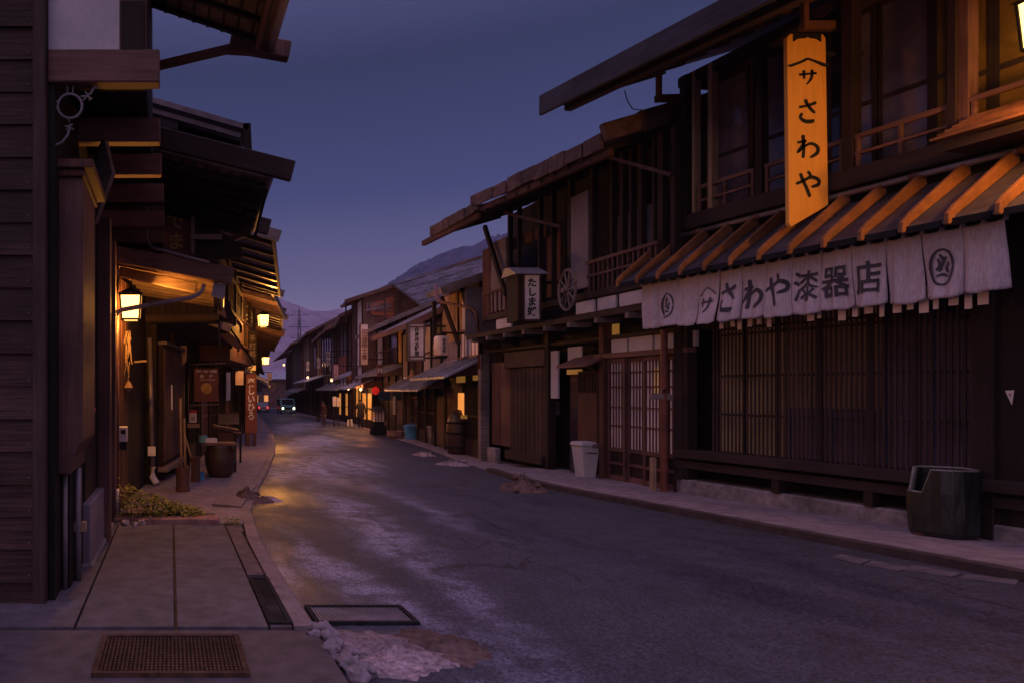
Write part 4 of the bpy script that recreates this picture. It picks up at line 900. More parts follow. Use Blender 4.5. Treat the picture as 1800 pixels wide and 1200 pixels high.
# ------------------------------------------------------------------ hanging signs on the right
def box_sign(name, label, xa, xb, ya, yb, Y, dep, face, frame, body, text, tsize, ink='ink', group=None, sx=1., bold=.006, spacing=1.0):
    p, q = P(xa, ya, Y), P(xb, yb, Y); t = thing(name, label, 'sign', ((p.x+q.x)/2, Y, q.z))
    b = MB(); b.box(p.x, q.x, Y, Y+dep, q.z, p.z); b.build('box', body, t, bev=.006)
    w = (q.x-p.x)*.10
    b = MB(); b.box(p.x+w, q.x-w, Y-.012, Y-.002, q.z+w, p.z-w); b.build('face', face, t)
    if frame:
        b = MB()
        for xx0, xx1, z0, z1 in ((p.x-.005, p.x+w*.7, q.z, p.z), (q.x-w*.7, q.x+.005, q.z, p.z), (p.x+w*.7, q.x-w*.7, q.z, q.z+w*.7), (p.x+w*.7, q.x-w*.7, p.z-w*.7, p.z), (p.x+w*.7, q.x-w*.7, q.z+w*2.2, q.z+w*3), (p.x+w*.7, q.x-w*.7, p.z-w*3, p.z-w*2.2)): b.box(xx0, xx1, Y-.03, Y-.013, z0, z1)
        b.build('frame', frame, t)
    vs, fs = text2d(text, tsize, bold, spacing, sx); b = MB(); b.add([Vector(((p.x+q.x)/2+v.x, Y-.016, (p.z+q.z)/2+v.y)) for v in vs], fs); b.build('lettering', ink, t)
    return t, p, q
t_, p, q = box_sign('hanging_sign', 'tall white framed box sign with a column of dark characters above the low roof', 718, 747, 567, 634, 21.8, .28, 'paper', 'wood_grey_h', 'wood_dark_v', '奈\n良\n井\n太\n鼓\n店', .15)
b = MB(); b.beam((q.x-.05, 21.95, p.z-.1), (9.4, 21.95, p.z-.1), .05, .05); b.beam((q.x-.05, 21.95, q.z+.1), (9.4, 21.95, q.z+.1), .05, .05); b.build('bracket', 'wood_dark_h', t_)
c = P(776, 608, 19.6); ls = thing('paper_lantern_sign', 'small pinkish paper lantern sign hanging before the ochre wall', 'sign', c-Vector((0, 0, .28)))
b = MB(); b.lathe(c-Vector((0, 0, .28)), [(.17, 0), (.205, .04), (.215, .28), (.205, .52), (.17, .56)], 16, 1, .9); b.build('shade', 'paper_warm', ls, smooth=True)
b = MB(); b.lathe(c+Vector((0, 0, .282)), [(.13, 0), (.14, .06), (.05, .07)], 12); b.build('cap', 'wood_dark_v', ls); b = MB(); b.lathe(c-Vector((0, 0, .36)), [(.10, 0), (.16, .03), (.18, .076)], 12); b.build('cap', 'wood_dark_v', ls)
b = MB(); vs, fs = text2d('お\n休\nみ\n処', .105, .004); b.add([Vector((c.x+v.x, c.y-.205, c.z+v.y)) for v in vs], fs); b.build('lettering', 'ink', ls)
b = MB(); b.beam(c+Vector((0, 0, .38)), c+Vector((.95, .3, .38)), .05, .05); b.build('bracket', 'wood_dark_h', ls)
t_, p, q = box_sign('upright_sign', 'narrow upright pinkish board sign with faded characters on the dark house down the street', 633, 648, 569, 642, 33.5, .2, 'paper_warm', None, 'wood_v', '民\n芸\n品\n土\n産', .30, 'sign_brown')
b = MB(); b.beam((q.x, 33.6, p.z-.2), (q.x+1.2, 33.6, p.z-.2), .06, .06); b.beam((q.x, 33.6, q.z+.3), (q.x+1.2, 33.6, q.z+.3), .06, .06); b.build('bracket', 'wood_dark_h', t_)
t_, p, q = box_sign('small_sign', 'small red-edged white sign near the lit paper windows', 586, 595, 640, 664, 41.5, .12, 'paper', 'red_cloth', 'wood_red_v', 'そ\nば\n処', .19, 'red_cloth')
b = MB(); b.beam((q.x, 41.55, p.z-.1), (q.x+1.5, 41.55, p.z-.1), .05, .05); b.build('bracket', 'wood_dark_h', t_)
for k, (px, ya, yb, w, Y, lab, fc, ic, tx) in enumerate(((577, 618, 642, 9, 47.5, 'small pale hanging sign under the wall coloured as red-lit down the street', 'paper', 'ink', '茶\n房'), (560, 628, 648, 7, 56, 'tiny pinkish hanging sign farther down the street left of the lit windows', 'paper_warm', 'sign_brown', '宿'),
        (541, 634, 652, 6, 68, 'tiny white hanging sign on the far houses above the walking person', 'paper', 'ink', '酒'), (668, 640, 662, 9, 31.2, 'small brown hanging sign beside the red lantern under the deep hood', 'sign_brown', 'paint_white', '櫛'))):
    t_, p, q = box_sign('hanging_sign', lab, px-w/2, px+w/2, ya, yb, Y, .12, fc, None, 'wood_v', tx, (yb-ya)/1200*Y*.42, ic)
    b = MB(); b.beam((q.x-.02, Y+.06, p.z+.06), (q.x+1.3, Y+.06, p.z+.06), .05, .05); b.build('bracket', 'wood_dark_h', t_)
# lantern glow points in the shop
def bulb(label, px, py, Y, r, m, watt, name='lamp', cat='lamp', colr=(1, .45, .13), cord=.5, group=None):
    c = P(px, py, Y); t = thing(name, label, cat, c-Vector((0, 0, r)), group)
    b = MB(); b.lathe(c-Vector((0, 0, r)), [(.02, 0), (r*.8, r*.45), (r, r), (r*.8, r*1.55), (.03, 2*r)], 12); g = b.build('globe', m, t, smooth=True); g.visible_shadow = False
    b = MB(); b.tube([c+Vector((0, 0, r)), c+Vector((0, 0, r+cord))], .012, 5); b.build('cord', 'iron_dark', t)
    if watt:
        ld = bpy.data.lights.new('lamp', 'POINT'); ld.energy = watt; ld.color = colr; ld.shadow_soft_size = r
        lo = bpy.data.objects.new('lamp', ld); col.objects.link(lo); lo.parent = t; lo.location = (0, 0, r)
    return t
bulb('bare glowing bulb hanging in the lit shop front left of the standing person', 612, 682, 41.0, .10, 'lamp_small', 120)
bulb('glowing bulb beneath the eave directly above the standing person', 634, 684, 39.2, .08, 'lamp_small', 90, colr=(1, .3, .12))
bulb('red paper lantern under the eave right of the standing person', 660, 686, 35.5, .22, 'red_lantern', 0, 'paper_lantern', 'lantern')
bulb('tiny warm bulb on the far street front above the van', 499, 641, 84, .12, 'lamp_small', 60)
bulb('tiny warm bulb under a far hood between van and walking person', 541, 663, 66, .11, 'lamp_small', 40)
bulb('small warm bulb under the frosted hood right of the walking person', 583, 668, 49, .09, 'lamp_small', 60)
# dim reading light in the low house doorway
# ------------------------------------------------------------------ street things, right side beyond the old house
c = G(806, 797, .03); jr = thing('big_jar', 'man-high dark wooden barrel with a rounded hood beside the low house door', 'barrel', c)
b = MB(); h = 78/1200*c.y; r = .36
b.lathe(c, [(r*.80, 0), (r*.95, h*.12), (r, h*.4), (r*.93, h*.7), (r*.70, h*.88), (r*.3, h*.98), (.02, h)], 18); b.build('body', 'barrel_dark', jr, smooth=True)
b = MB()
for z in (.14, .45, .68): 
    rr = r*(.97 if z < .2 else 1.01 if z < .5 else .95); b.lathe(c+Vector((0, 0, h*z)), [(rr, 0), (rr+.012, .01), (rr+.012, .05), (rr, .06)], 18)
b.build('hoop', 'iron_dark', jr)
b = MB(); b.box(c.x-.06, c.x+.26, c.y-r*.98, c.y-r*.80, c.z+h*.80, c.z+h*.88); b.build('lit_notch', 'window_dim', jr)  # notch glows by its material, no lamp in the barrel
c = G(723, 771, .03); w = 27/1200*c.y; h = 26/1200*c.y
bn = thing('lidded_bin', 'round blue plastic bin with a lid on the far pavement', 'bin', c); b = MB(); b.lathe(c, [(w*.36, 0), (w*.48, h*.8), (w*.48, h*.82)], 16); b.build('body', 'bin_blue', bn, smooth=False); b = MB(); b.lathe(c+Vector((0, 0, h*.825)), [(w*.52, 0), (w*.52, .04), (w*.3, .1), (.03, .11)], 16); b.build('lid', 'bin_blue', bn); b = MB(); b.tube([c+Vector((-.07, 0, h*.82+.1)), c+Vector((-.05, 0, h*.82+.17)), c+Vector((.05, 0, h*.82+.17)), c+Vector((.07, 0, h*.82+.1))], .012, 5); b.build('handle', 'bin_blue', bn)
c = G(764, 780, .03); bn = thing('grey_bin', 'tapered greyish waste bin left of the big dark barrel', 'bin', c); w = 20/1200*c.y; h = 29/1200*c.y
b = MB(); b.loft([c+Vector((x*w*.36, y_*w*.36, 0)) for x, y_ in ((-1, -1), (1, -1), (1, 1), (-1, 1))], [c+Vector((x*w*.5, y_*w*.5, h)) for x, y_ in ((-1, -1), (1, -1), (1, 1), (-1, 1))]); b.build('body', 'stone', bn, bev=.01); b = MB(); b.loft([c+Vector((x*w*.55, y_*w*.55, h+.003)) for x, y_ in ((-1, -1), (1, -1), (1, 1), (-1, 1))], [c+Vector((x*w*.5, y_*w*.5, h+.06)) for x, y_ in ((-1, -1), (1, -1), (1, 1), (-1, 1))]); b.build('lid', 'stone', bn)
c = G(696, 769, .03); b = MB(); w = 28/1200*c.y; b.lathe(c, [(w*.40, 0), (w*.5, .1), (w*.52, .30), (w*.49, .31), (w*.45, .12)], 18); o = b.build('planter', 'stone_red'); tag(o, 'low round reddish planter tub on the far pavement', 'planter')
c = G(668, 764, .03); tn = thing('stone_lantern_stand', 'dark pedestal with a pale papered lantern box near the lit shop', 'lantern stand', c)
b = MB(); b.box(c.x-.32, c.x+.32, c.y, c.y+.5, c.z, c.z+.45); b.box(c.x-.22, c.x+.22, c.y+.05, c.y+.45, c.z+.452, c.z+.62); b.build('base', 'wood_black', tn); b = MB(); b.box(c.x-.21, c.x+.21, c.y+.04, c.y+.46, c.z+.623, c.z+1.15); b.build('lantern_box', 'paper_warm', tn)
b = MB(); 
for x in (-.215, -.07, .07, .215): b.box(c.x+x-.012, c.x+x+.012, c.y+.018, c.y+.038, c.z+.623, c.z+1.15)
b.build('lattice', 'wood_red_v', tn); b = MB(); b.loft([Vector((c.x+x*.36, c.y+.25+y_*.36, c.z+1.152)) for x, y_ in ((-1, -1), (1, -1), (1, 1), (-1, 1))], [Vector((c.x+x*.1, c.y+.25+y_*.1, c.z+1.34)) for x, y_ in ((-1, -1), (1, -1), (1, 1), (-1, 1))]); b.build('roof', 'wood_dark_h', tn)
c = P(688, 694, 33.5); cl = thing('doorway_curtain', 'short blue split doorway curtain under the eave past the red lantern', 'curtain', c-Vector((0, 0, .3))); 
b = MB(); b.box(c.x-.62, c.x-.02, c.y, c.y+.015, c.z-.25, c.z+.15); b.box(c.x+.02, c.x+.5, c.y, c.y+.015, c.z-.25, c.z+.15); b.build('cloth', 'navy_cloth', cl); b = MB(); b.tube([c+Vector((-.75, .008, .17)), c+Vector((.65, .008, .17))], .018, 6); b.build('rod', 'wood_v', cl)
c = P(693, 712, 33.4); b = MB(); b.box(c.x-.06, c.x+.06, c.y, c.y+.02, c.z-.45, c.z+.45); tag(b.build('hanging_scroll', 'paper'), 'narrow white paper strip hanging under the blue doorway curtain', 'paper strip')
for (px, py, w, h, lab) in ((588, 705, .22, .62, 'pale notice board standing left of the standing person, the left one of two'), (595, 706, .22, .60, 'pale notice board standing left of the standing person, the right one of two')):
    c = P(px, py, 43.5); t = thing('notice_board', lab, 'notice board', (c.x, c.y, zg(43.5))); b = MB(); b.box(c.x-w/2, c.x+w/2, c.y, c.y+.04, c.z-h/2, c.z+h/2); b.build('board', 'paper', t); b = MB(); b.box(c.x-.05, c.x-.02, c.y+.041, c.y+.07, zg(43.5), c.z); b.box(c.x+.02, c.x+.05, c.y+.041, c.y+.07, zg(43.5), c.z); b.build('legs', 'wood_dark_v', t)
c = G(615, 748, .03); st = thing('sign_stand', 'small white sign stand on the pavement before the lit shop', 'sign stand', c); b = MB(); b.beam(c+Vector((-.12, 0, 0)), c+Vector((-.08, .05, .42)), .12, .02, up=(0, 1, 0)); b.beam(c+Vector((.14, 0, 0)), c+Vector((.10, .05, .45)), .12, .02, up=(0, 1, 0)); b.build('boards', 'paint_white', st)
# heaps of old snow
def heap(name, label, c, rx, ry, h, m, seed, cat='snow heap', lumps=0, lm='snow_lump', n=26, ang=0):
    b = MB(); nr = 16
    rows = []
    for j in range(nr+1):
        for k in range(n):
            a = 2*math.pi*k/n; s = j/nr; w = 1+.42*noise.noise(Vector((math.cos(a)*1.4+seed, math.sin(a)*1.4, 0)))+.22*noise.noise(Vector((math.cos(a)*5+seed, math.sin(a)*5, 3))); x, y_ = s*rx*w*math.cos(a), s*ry*w*math.sin(a)
            z = h*(1-s**1.7)*(.75+.8*noise.noise(Vector((x*4+seed, y_*4, 1)))+.5*noise.noise(Vector((x*13+seed, y_*13, 5)))+.3*noise.noise(Vector((x*37+seed, y_*37, 5)))) if j < nr else -.03
            X, Y_ = c.x+x*math.cos(ang)-y_*math.sin(ang), c.y+x*math.sin(ang)+y_*math.cos(ang)
            b.v.append(Vector((X, Y_, zg(Y_)+(c.z-zg(c.y))+max(z, -.03))))
    for j in range(nr):
        for k in range(n): b.f.append((j*n+k, j*n+(k+1) % n, (j+1)*n+(k+1) % n, (j+1)*n+k))
    if not lumps: return tag(b.build(name, m, None, smooth=True, loc=c), label, cat)
    t = thing(name, label, cat, c); b.build('mound', m, t, smooth=True)
    if lumps:
        rr = random.Random(seed)
        for q in range(lumps):
            a = rr.uniform(0, 6.3); s = rr.uniform(.3, 1.0); x, y_ = s*rx*math.cos(a), s*ry*math.sin(a); r = rr.uniform(.03, .085)*(.5+h)
            lump(lm, Vector((c.x+x*math.cos(ang)-y_*math.sin(ang), c.y+x*math.sin(ang)+y_*math.cos(ang), c.z-.0)), r, rr.random()*50, t, h*(1-s))
    return t
def lump(m, c, r, seed, parent=None, dz=0, name='lump'):
    b = MB(); n1, n2 = 9, 14
    for j in range(n1+1):
        for k in range(n2):
            th = math.pi*j/n1; a = 2*math.pi*k/n2; d = Vector((math.sin(th)*math.cos(a), math.sin(th)*math.sin(a), math.cos(th)*.75)); b.v.append(c+Vector((0, 0, dz+r*.5))+d*r*(1+.8*noise.noise(d*1.7+Vector((seed, 0, 0)))+.35*noise.noise(d*5+Vector((seed, 4, 0)))))
    for j in range(n1):
        for k in range(n2): b.f.append((j*n2+k, j*n2+(k+1) % n2, (j+1)*n2+(k+1) % n2, (j+1)*n2+k))
    return b.build(name, m, parent, smooth=True)
heap('snow_heap', 'lumpy brown heap of dirty snow against the kerb step on the right', G(918, 862), .42, .42, .30, 'snow_brown', 3, lumps=7, lm='snow_brown')
heap('snow_heap', 'small pinkish pile of snow lumps at the edge of the far right pavement', G(745, 800), .30, .5, .10, 'snow_dirty', 9, lumps=8)
heap('snow_heap', 'small grey pile of snow lumps before the kerb step on the right', G(800, 817), .40, .45, .12, 'snow_dirty', 14, lumps=9)
heap('snow_heap', 'low dark mound of dirty snow at the kerb ramp on the left', G(440, 880), .38, .45, .20, 'snow_brown', 21, lumps=3, lm='snow_brown')
heap('snow_heap', 'flat pale patch of melting snow beside the left kerb ramp', G(470, 878), .22, .5, .05, 'snow_lump', 25)
heap('snow_patch', 'broad grey sheet of dirty snow at the bottom beside the drain grate', Vector((1.33, 4.32, zg(4.32)+.008)), .40, .40, .055, 'snow_dirty', 31, lumps=0, n=90)
heap('snow_patch', 'brown grooved slab of icy snow at the right edge of the dirty snow sheet', Vector((1.72, 4.42, zg(4.42)+.008)), .30, .34, .035, 'snow_brown', 37, n=80)
for k in range(11):
    y_ = 4.72-k*.085; lump('snow_lump', Vector((.99+.05*math.sin(k*2.3)+.03*k*.4, y_, zg(y_)+.02)), .045+.02*math.sin(k*1.7)**2, k*7.1, None, 0, 'snow_lump')
    o = col.objects[-1] if False else bpy.data.objects[sorted([x.name for x in bpy.data.objects if x.name.startswith('snow_lump')])[-1]]
for o in bpy.data.objects:
    if o.name.startswith('snow_lump'): tag(o, 'rounded lump of old snow in the row along the near left kerb end', 'snow lump', 'snow lumps along the near kerb')

# ================================================================== LEFT: near house (L1)
fl = Fr((-.86, 5.3), (-.80, 8.95), 'left')
t = thing('plank_house', 'near dark plank-clad house with white plaster gable and jutting beam ends', 'house', (-2.5, 6.5, 0))
Yg = 5.25
b = MB(); b.box(-7, -.90, Yg+.06, 8.95, -.4, 4.2); b.build('wall', 'wood_black', t)
b = MB(); z = -.12; k = 0
while z < 6.4:                                    # weather boards, each lapped over the one below
    h = .25; j = random.uniform(-.006, .006)
    b.hexa([Vector(q) for q in ((-7, Yg-.028+j, z), (-1.05, Yg-.028+j, z), (-1.05, Yg+.05, z), (-7, Yg+.05, z), (-7, Yg-.004+j, z+h+.02), (-1.05, Yg-.004+j, z+h+.02), (-1.05, Yg+.05, z+h+.02), (-7, Yg+.05, z+h+.02))]); z += h
b.build('siding', 'siding', t)
b = MB()
for k in range(25): 
    zz_ = -.12+.25*k+.05
    b.lathe((0, 0, 0), [(.0001, 0), (.0001, .0001)], 3) if False else None
    for x in (-1.085, -1.62): b.box(x-.004, x+.004, Yg-.036, Yg-.026, zz_, zz_+.008)
b.build('nails', 'iron', t)
b = MB(); b.box(-1.055, -.955, Yg-.04, Yg+.06, -.12, 6.4); b.build('corner_post', 'wood_mid_v', t, bev=.008)
b = MB(); b.box(-1.4, -.93, Yg+.02, Yg+.3, -.25, -.09); b.build('foot_stone', 'stone', t, bev=.02)
# jetty: beam ends, gable plaster, post
zb0, zb1 = 3.98, 4.235
b = MB(); b.box(-.954, -.085, Yg+.03, Yg+.17, zb0, zb1); b.build('jetty_beam', 'wood_h', t, bev=.01)
for Y in (6.55, 7.55):
    b = MB(); b.box(-.9, -.10, Y, Y+.14, zb0, zb1-.02); b.build('joist', 'wood_h', t, bev=.01)
b = MB(); b.box(-.9, -.22, Yg+.18, 8.15, zb1, zb1+.05); b.build('soffit', 'wood_black', t)
b = MB(); b.box(-.954, -.40, Yg+.08, Yg+.12, zb1+.001, 6.3); b.build('plaster_gable', 'plaster', t)
b = MB(); b.box(-.398, -.19, Yg+.06, Yg+.20, zb1, 6.4); b.build('upper_post', 'wood_v', t, bev=.01)
b = MB(); b.box(-.385, -.20, Yg+.035, Yg+.07, zb1-.06, zb1+.38); b.build('post_shoe', 'wood_dark_v', t, bev=.01)
b = MB(); b.box(-6.8, -.215, Yg+.21, 8.1, zb1+.06, 6.05); b.build('upper_wall', 'wood_dark_v', t)
# roof
ev0, ev1 = Vector((1.07, 4.5, 5.66)), Vector((1.07, 7.75, 5.62))
A, B = slab(ev0, ev1, Vector((-1, 0)), 5.5, 1.85, .12); b = MB(); b.loft(A, B); b.build('roof', 'roof_shingle', t)
b = MB()
for k in range(9): y_ = 4.6+k*.38; b.beam((1.0, y_, 5.52), (-2.5, y_, 6.70), .05, .07)
b.build('rafter', 'wood_dark_v', t)
b = MB(); 
for k in range(10): x = .9-k*.16; b.beam((x, 4.5, 5.66-.105+(1.07-x)*.336-.02), (x, 7.74, 5.62-.105+(1.07-x)*.336-.02), .03, .02)
b.build('soffit_laths', 'wood_dark_h', t)
b = MB(); b.tube([(1.14, 4.4, 5.55), (1.14, 7.9, 5.50)], .055, 8); b.build('gutter', 'metal_pipe', t, smooth=True)
b = MB(); b.beam((1.08, 4.5, 5.6), (1.08, 7.75, 5.56), .03, .16); b.beam((.98, 4.5, 5.55), (.98, 7.75, 5.50), .06, .10); b.build('fascia', 'wood_h', t)
b = MB(); a = P(404, 84, 7.85); e = P(509, 92, 7.85); b.beam(a+Vector((0, 0, .07)), e+Vector((0, 0, -.0)), .14, .20); b.build('purlin_end', 'wood_v', t, bev=.012)
b = MB(); b.beam(P(270, 118, 7.9), P(405, 86, 7.85), .07, .085); b.beam(P(400, 88, 7.85), P(466, 92, 7.85), .07, .085); b.build('brace', 'wood_h', t)
# street front: shutter box, dado, mailbox, boards
b = MB(); x0, x1 = P(81, 0, 5.5).x, P(146, 0, 5.5).x
zc0, zc1 = P(0, 833, 5.5).z, P(0, 312, 5.5).z
b.prism([(x0-.05, 5.5, zc0), (x0+.20, 5.5, zc0), (x0+.22, 5.5, zc0+.14), (x1, 5.5, zc0+.27), (x1, 5.5, zc1), (x0-.05, 5.5, zc1)], (0, .85, 0)); b.build('shutter_box', 'wood_v', t, bev=.008)
b = MB(); b.box(x0-.06, x1+.02, 5.46, 6.42, zc1+.001, zc1+.055); b.box(x0-.08, x1+.09, 5.42, 6.45, zc1+.057, zc1+.125); b.build('shutter_box_cap', 'wood_red_v', t, bev=.006)
b = MB()
for Y in (6.45, 6.9, 7.4, 7.9, 8.4): b.fb(fl, Y-5.3, Y-5.3+.42, -.02, .03, .55, 3.4)
b.build('boards', 'wood_dark_v', t)
b = MB(); b.fb(fl, .35, 1.1, -.1, .02, -.1, .95); b.build('recess', 'wood_black', t)
b = MB(); b.tube([(-.87, 5.62, -.05), (-.87, 5.62, .93)], .022, 8); b.tube([(-.80, 5.9, -.05), (-.80, 5.9, .93)], .028, 8); b.build('service_pipe', 'metal_pipe', t, smooth=True)
b = MB(); b.box(-.84, -.73, 5.88, 5.95, .38, .46); b.build('pipe_bracket', 'wood_pale_v', t)
b = MB(); b.fb(fl, 1.1, 3.0, .0, .09, -.2, .53); b.build('dado', 'plaster_grey', t, bev=.01)
b = MB(); b.fb(fl, 1.05, 3.1, .0, .12, -.22, -.02); b.build('plinth', 'stone', t, bev=.02)
b = MB(); b.fb(fl, 2.2, 2.35, .02, .16, -.2, 3.5); b.fb(fl, 3.4, 3.55, .0, .10, -.2, 3.5); b.build('front_post', 'wood_v', t, bev=.008)
b = MB(); b.prism([P(178, 805, 7.6), P(190, 815, 7.6), P(190, 832, 7.6), P(180, 838, 7.6)], (0, .06, 0)); b.build('wall_hook', 'paint_white', t)
c = P(151, 738, 6.75); mbx = thing('mailbox', 'small grey mailbox with a pink flap on the near house front', 'mailbox', c-Vector((0, 0, .14)))
b = MB(); b.box(c.x-.06, c.x+.05, c.y, c.y+.26, c.z-.15, c.z+.06); b.build('box', 'plaster_grey', mbx, bev=.006); b = MB(); b.box(c.x-.06, c.x+.07, c.y-.01, c.y+.27, c.z+.075, c.z+.115); b.build('flap', 'red_cloth', mbx, bev=.004)
# hanging board; pale strips paint its lamp-lit edges
ss = thing('slanting_signboard', 'slanting hung board with pale strips painted as its lamp-lit edge under the beam ends', 'signboard', P(165, 390, 6.75))
b = MB(); q = [P(184, 246, 6.5), P(197, 303, 6.5), P(166, 392, 6.75), P(142, 338, 6.75)]; b.prism(q, (.03, .05, .0)); b.build('board', 'wood_grey_h', ss)  # lighter wood tone carries the lamp light on the board
b = MB(); b.beam(P(156, 302, 6.66), P(176, 338, 6.66), .02, .06); b.beam(P(146, 332, 6.70), P(160, 366, 6.70), .02, .05); b.build('slat', 'wood_pale_v', ss)
b = MB(); b.beam(P(158, 300, 6.7), P(186, 248, 6.55), .05, .05); b.build('edge_batten', 'wood_red_v', ss)
# iron bracket
c = P(123, 187, 5.34); ib = thing('iron_bracket', 'grey wrought iron ring bracket with curled arms under the jetty beam', 'iron bracket', c-Vector((0, 0, .3)))
ring = lambda cc, r, a0, a1, n: [cc+Vector((r*math.cos(lerp(a0, a1, k/n)), 0, r*math.sin(lerp(a0, a1, k/n)))) for k in range(n+1)]
b = MB(); b.tube(ring(c, .095, 0, 2*math.pi, 28), .011, 8, cap=False); b.build('ring', 'iron', ib, smooth=True)
b = MB()
for dx in (-.018, .022): b.tube([c+Vector((dx, 0, .09)), c+Vector((dx*1.2, 0, .16))], .007, 6)
for dz in (-.015, .035): b.tube([c+Vector((-.09, 0, dz)), c+Vector((-.19, 0, dz))], .007, 6)
b.tube([P(142, 170, 5.34), P(152, 170, 5.34), P(160, 164, 5.34), P(165, 155, 5.34), P(172, 153, 5.34)], .009, 6); b.tube([P(146, 178, 5.34), P(153, 170, 5.34), P(162, 174, 5.34)], .008, 6); b.tube([P(150, 162, 5.34), P(156, 170, 5.34), P(158, 178, 5.34)], .007, 6)
b.tube([P(121, 211, 5.34), P(123, 225, 5.34), P(119, 238, 5.34), P(110, 250, 5.34), P(97, 256, 5.34), P(86, 257, 5.34)], .010, 6); b.tube([P(114, 222, 5.34), P(122, 224, 5.34), P(130, 229, 5.34)], .008, 6); b.tube([P(116, 230, 5.34), P(122, 222, 5.34), P(128, 219, 5.34)], .007, 6)
b.tube([P(84, 178, 5.34), P(84, 290, 5.34)], .008, 6)
b.build('scrolls', 'iron', ib, smooth=True)
# rain pipe of the near house with white foot
c = P(203, 800, 9.05); zg_ = zg(9.05)+.05
dp = thing('rain_pipe', 'brown rain pipe with a white plastic foot at the end of the near house', 'rain pipe', (c.x, c.y, zg_))
b = MB(); b.tube([(c.x, c.y, zg_+.30), (c.x, c.y, 2.60)], .046, 10); b.build('pipe', 'copper_pipe', dp, smooth=True)
b = MB(); b.tube([(c.x, c.y, 2.58), P(204, 556, 9.05), P(207, 549, 9.05), P(214, 545, 9.05), P(230, 542, 9.05), P(335, 523, 9.05), P(347, 518, 9.05), P(354, 512, 9.05), P(359, 500, 9.05)], .032, 10); b.build('lead', 'metal_pipe', dp, smooth=True)
b = MB(); b.tube([(c.x-.02, c.y, zg_), (c.x-.02, c.y, zg_+.40)], .068, 12); b.build('foot', 'white_pipe', dp, smooth=True)
c = P(183, 911, 8.75); o = lump('pebble', Vector((c.x, c.y, zg(8.75)+.03)), .10, 5, None, 0, 'round_stone'); tag(o, 'pale round stone at the foot of the white pipe end', 'stone')
c = G(157, 950, .05); o = lump('stone', Vector((c.x, c.y, c.z-.02)), .07, 9, None, 0, 'flat_stone'); tag(o, 'small brown stone by the dado of the near house', 'stone')

# ================================================================== LEFT: second house (L2)
f3 = Fr((-.80, 9.02), (-.42, 12.6), 'left')
t = thing('lamp_house', 'dark house with lit porch lamp and broad sloping verge boards', 'house', f3.pt(1.5, -2, zg(10)))
b = MB(); b.fb(f3, 0, f3.L, -6, -.05, -.6, 3.6); b.build('wall', 'wood_dark_v', t)
b = MB(); 
for k in range(9): b.fb(f3, .04+k*.16, .04+k*.16+.152, -.04, .0+.008*(k % 2), -.1, 3.2)
b.build('boards', 'wood_red_v', t)
for Y in (8.6, 9.6):
    b = MB(); b.box(-.95, -.085, Y, Y+.14, 3.98, 4.20); b.build('joist', 'wood_h', t, bev=.01)
for Y in (8.75, 9.75):
    b = MB(); b.box(-.95, -.085, Y, Y+.14, 3.70, 3.90); b.build('joist', 'wood_h', t, bev=.01)
b = MB(); b.fb(f3, -.75, f3.L, -6, .52, 4.22, 4.9); b.build('upper_wall', 'wood_black', t)
# big eave with near verge board
tip0, tip1 = P(515, 302, 8.5), P(474, 400, 10.35)
top0 = P(262, 238, 8.5)
ed0, ed1 = Vector((1.20, 8.5, tip0.z+.02)), Vector((1.20, 10.3, tip1.z+.03))
sl = (top0.z-tip0.z)/(tip0.x-top0.x)
A, B = slab(ed0, ed1, Vector((-1, 0)), 2.6, 2.6*sl, .10, back=False); b = MB(); b.loft(A, B); b.build('roof', 'roof_shingle', t)
b = MB(); b.beam(top0+Vector((-.5, 0, .5*sl)), tip0, .07, .26); b.build('verge_board', 'wood_dark_h', t, bev=.012)
b = MB(); b.beam(Vector((.2, 10.35, tip1.z+(tip1.x-.2)*sl)), tip1, .07, .24); b.build('verge_board', 'wood_dark_h', t, bev=.012)
b = MB()
for k in range(12): x = 1.05-k*.15; b.beam((x, 8.55, ed0.z-.11+(1.2-x)*sl), (x, 10.3, ed1.z-.11+(1.2-x)*sl), .03, .03)
b.build('soffit_laths', 'wood_dark_h', t)
b = MB()
for k in range(7): y_ = 8.7+k*.26; zz_ = lerp(ed0.z, ed1.z, (y_-8.5)/1.8); b.beam((1.2, y_, zz_-.15), (-.7, y_, zz_-.15+1.9*sl), .05, .06)
b.build('rafter', 'wood_dark_v', t)
b = MB(); b.tube([(1.25, 8.5, ed0.z-.06), (1.25, 10.35, ed1.z-.06)], .045, 8); b.build('gutter', 'metal_pipe', t, smooth=True)
b = MB(); b.tube([P(473, 312, 8.6), P(466, 345, 9.0), P(448, 418, 10.3)], .022, 6); b.build('rain_rod', 'iron_dark', t)
b = MB(); b.beam(P(338, 444, 10.4), P(432, 412, 10.35), .06, .08); b.build('brace', 'wood_v', t)
# upper, corrugated roof edge and its gable
u0, u1 = P(262, 172, 8.9), P(436, 222, 8.9); sl2 = (u0.z-u1.z)/(u1.x-u0.x)
A, B = slab(u1, u1+Vector((-.02, 1.6, -.03)), Vector((-1, 0)), 3.0, 3.0*sl2, .05, back=False); b = MB(); b.loft(A, B); b.build('upper_roof', 'roof_metal', t)
b = MB(); b.beam(u0+Vector((-.8, -.03, .8*sl2-.035)), u1+Vector((0, -.03, -.035)), .04, .07); b.beam(u0+Vector((-.8, .02, .8*sl2-.15)), u1+Vector((-.1, .02, -.12)), .04, .06); b.build('upper_verge', 'metal_pipe', t)
b = MB(); b.beam(u1+Vector((-.02, 0, .02)), u1+Vector((-.0, 0, -.42)), .10, .10, up=(0, 1, 0)); b.build('end_post', 'wood_dark_v', t); b = MB(); b.beam(u1+Vector((-.1, .6, .02)), u1+Vector((-.1, .6, -.42)), .10, .10, up=(0, 1, 0)); b.build('end_post', 'wood_dark_v', t)
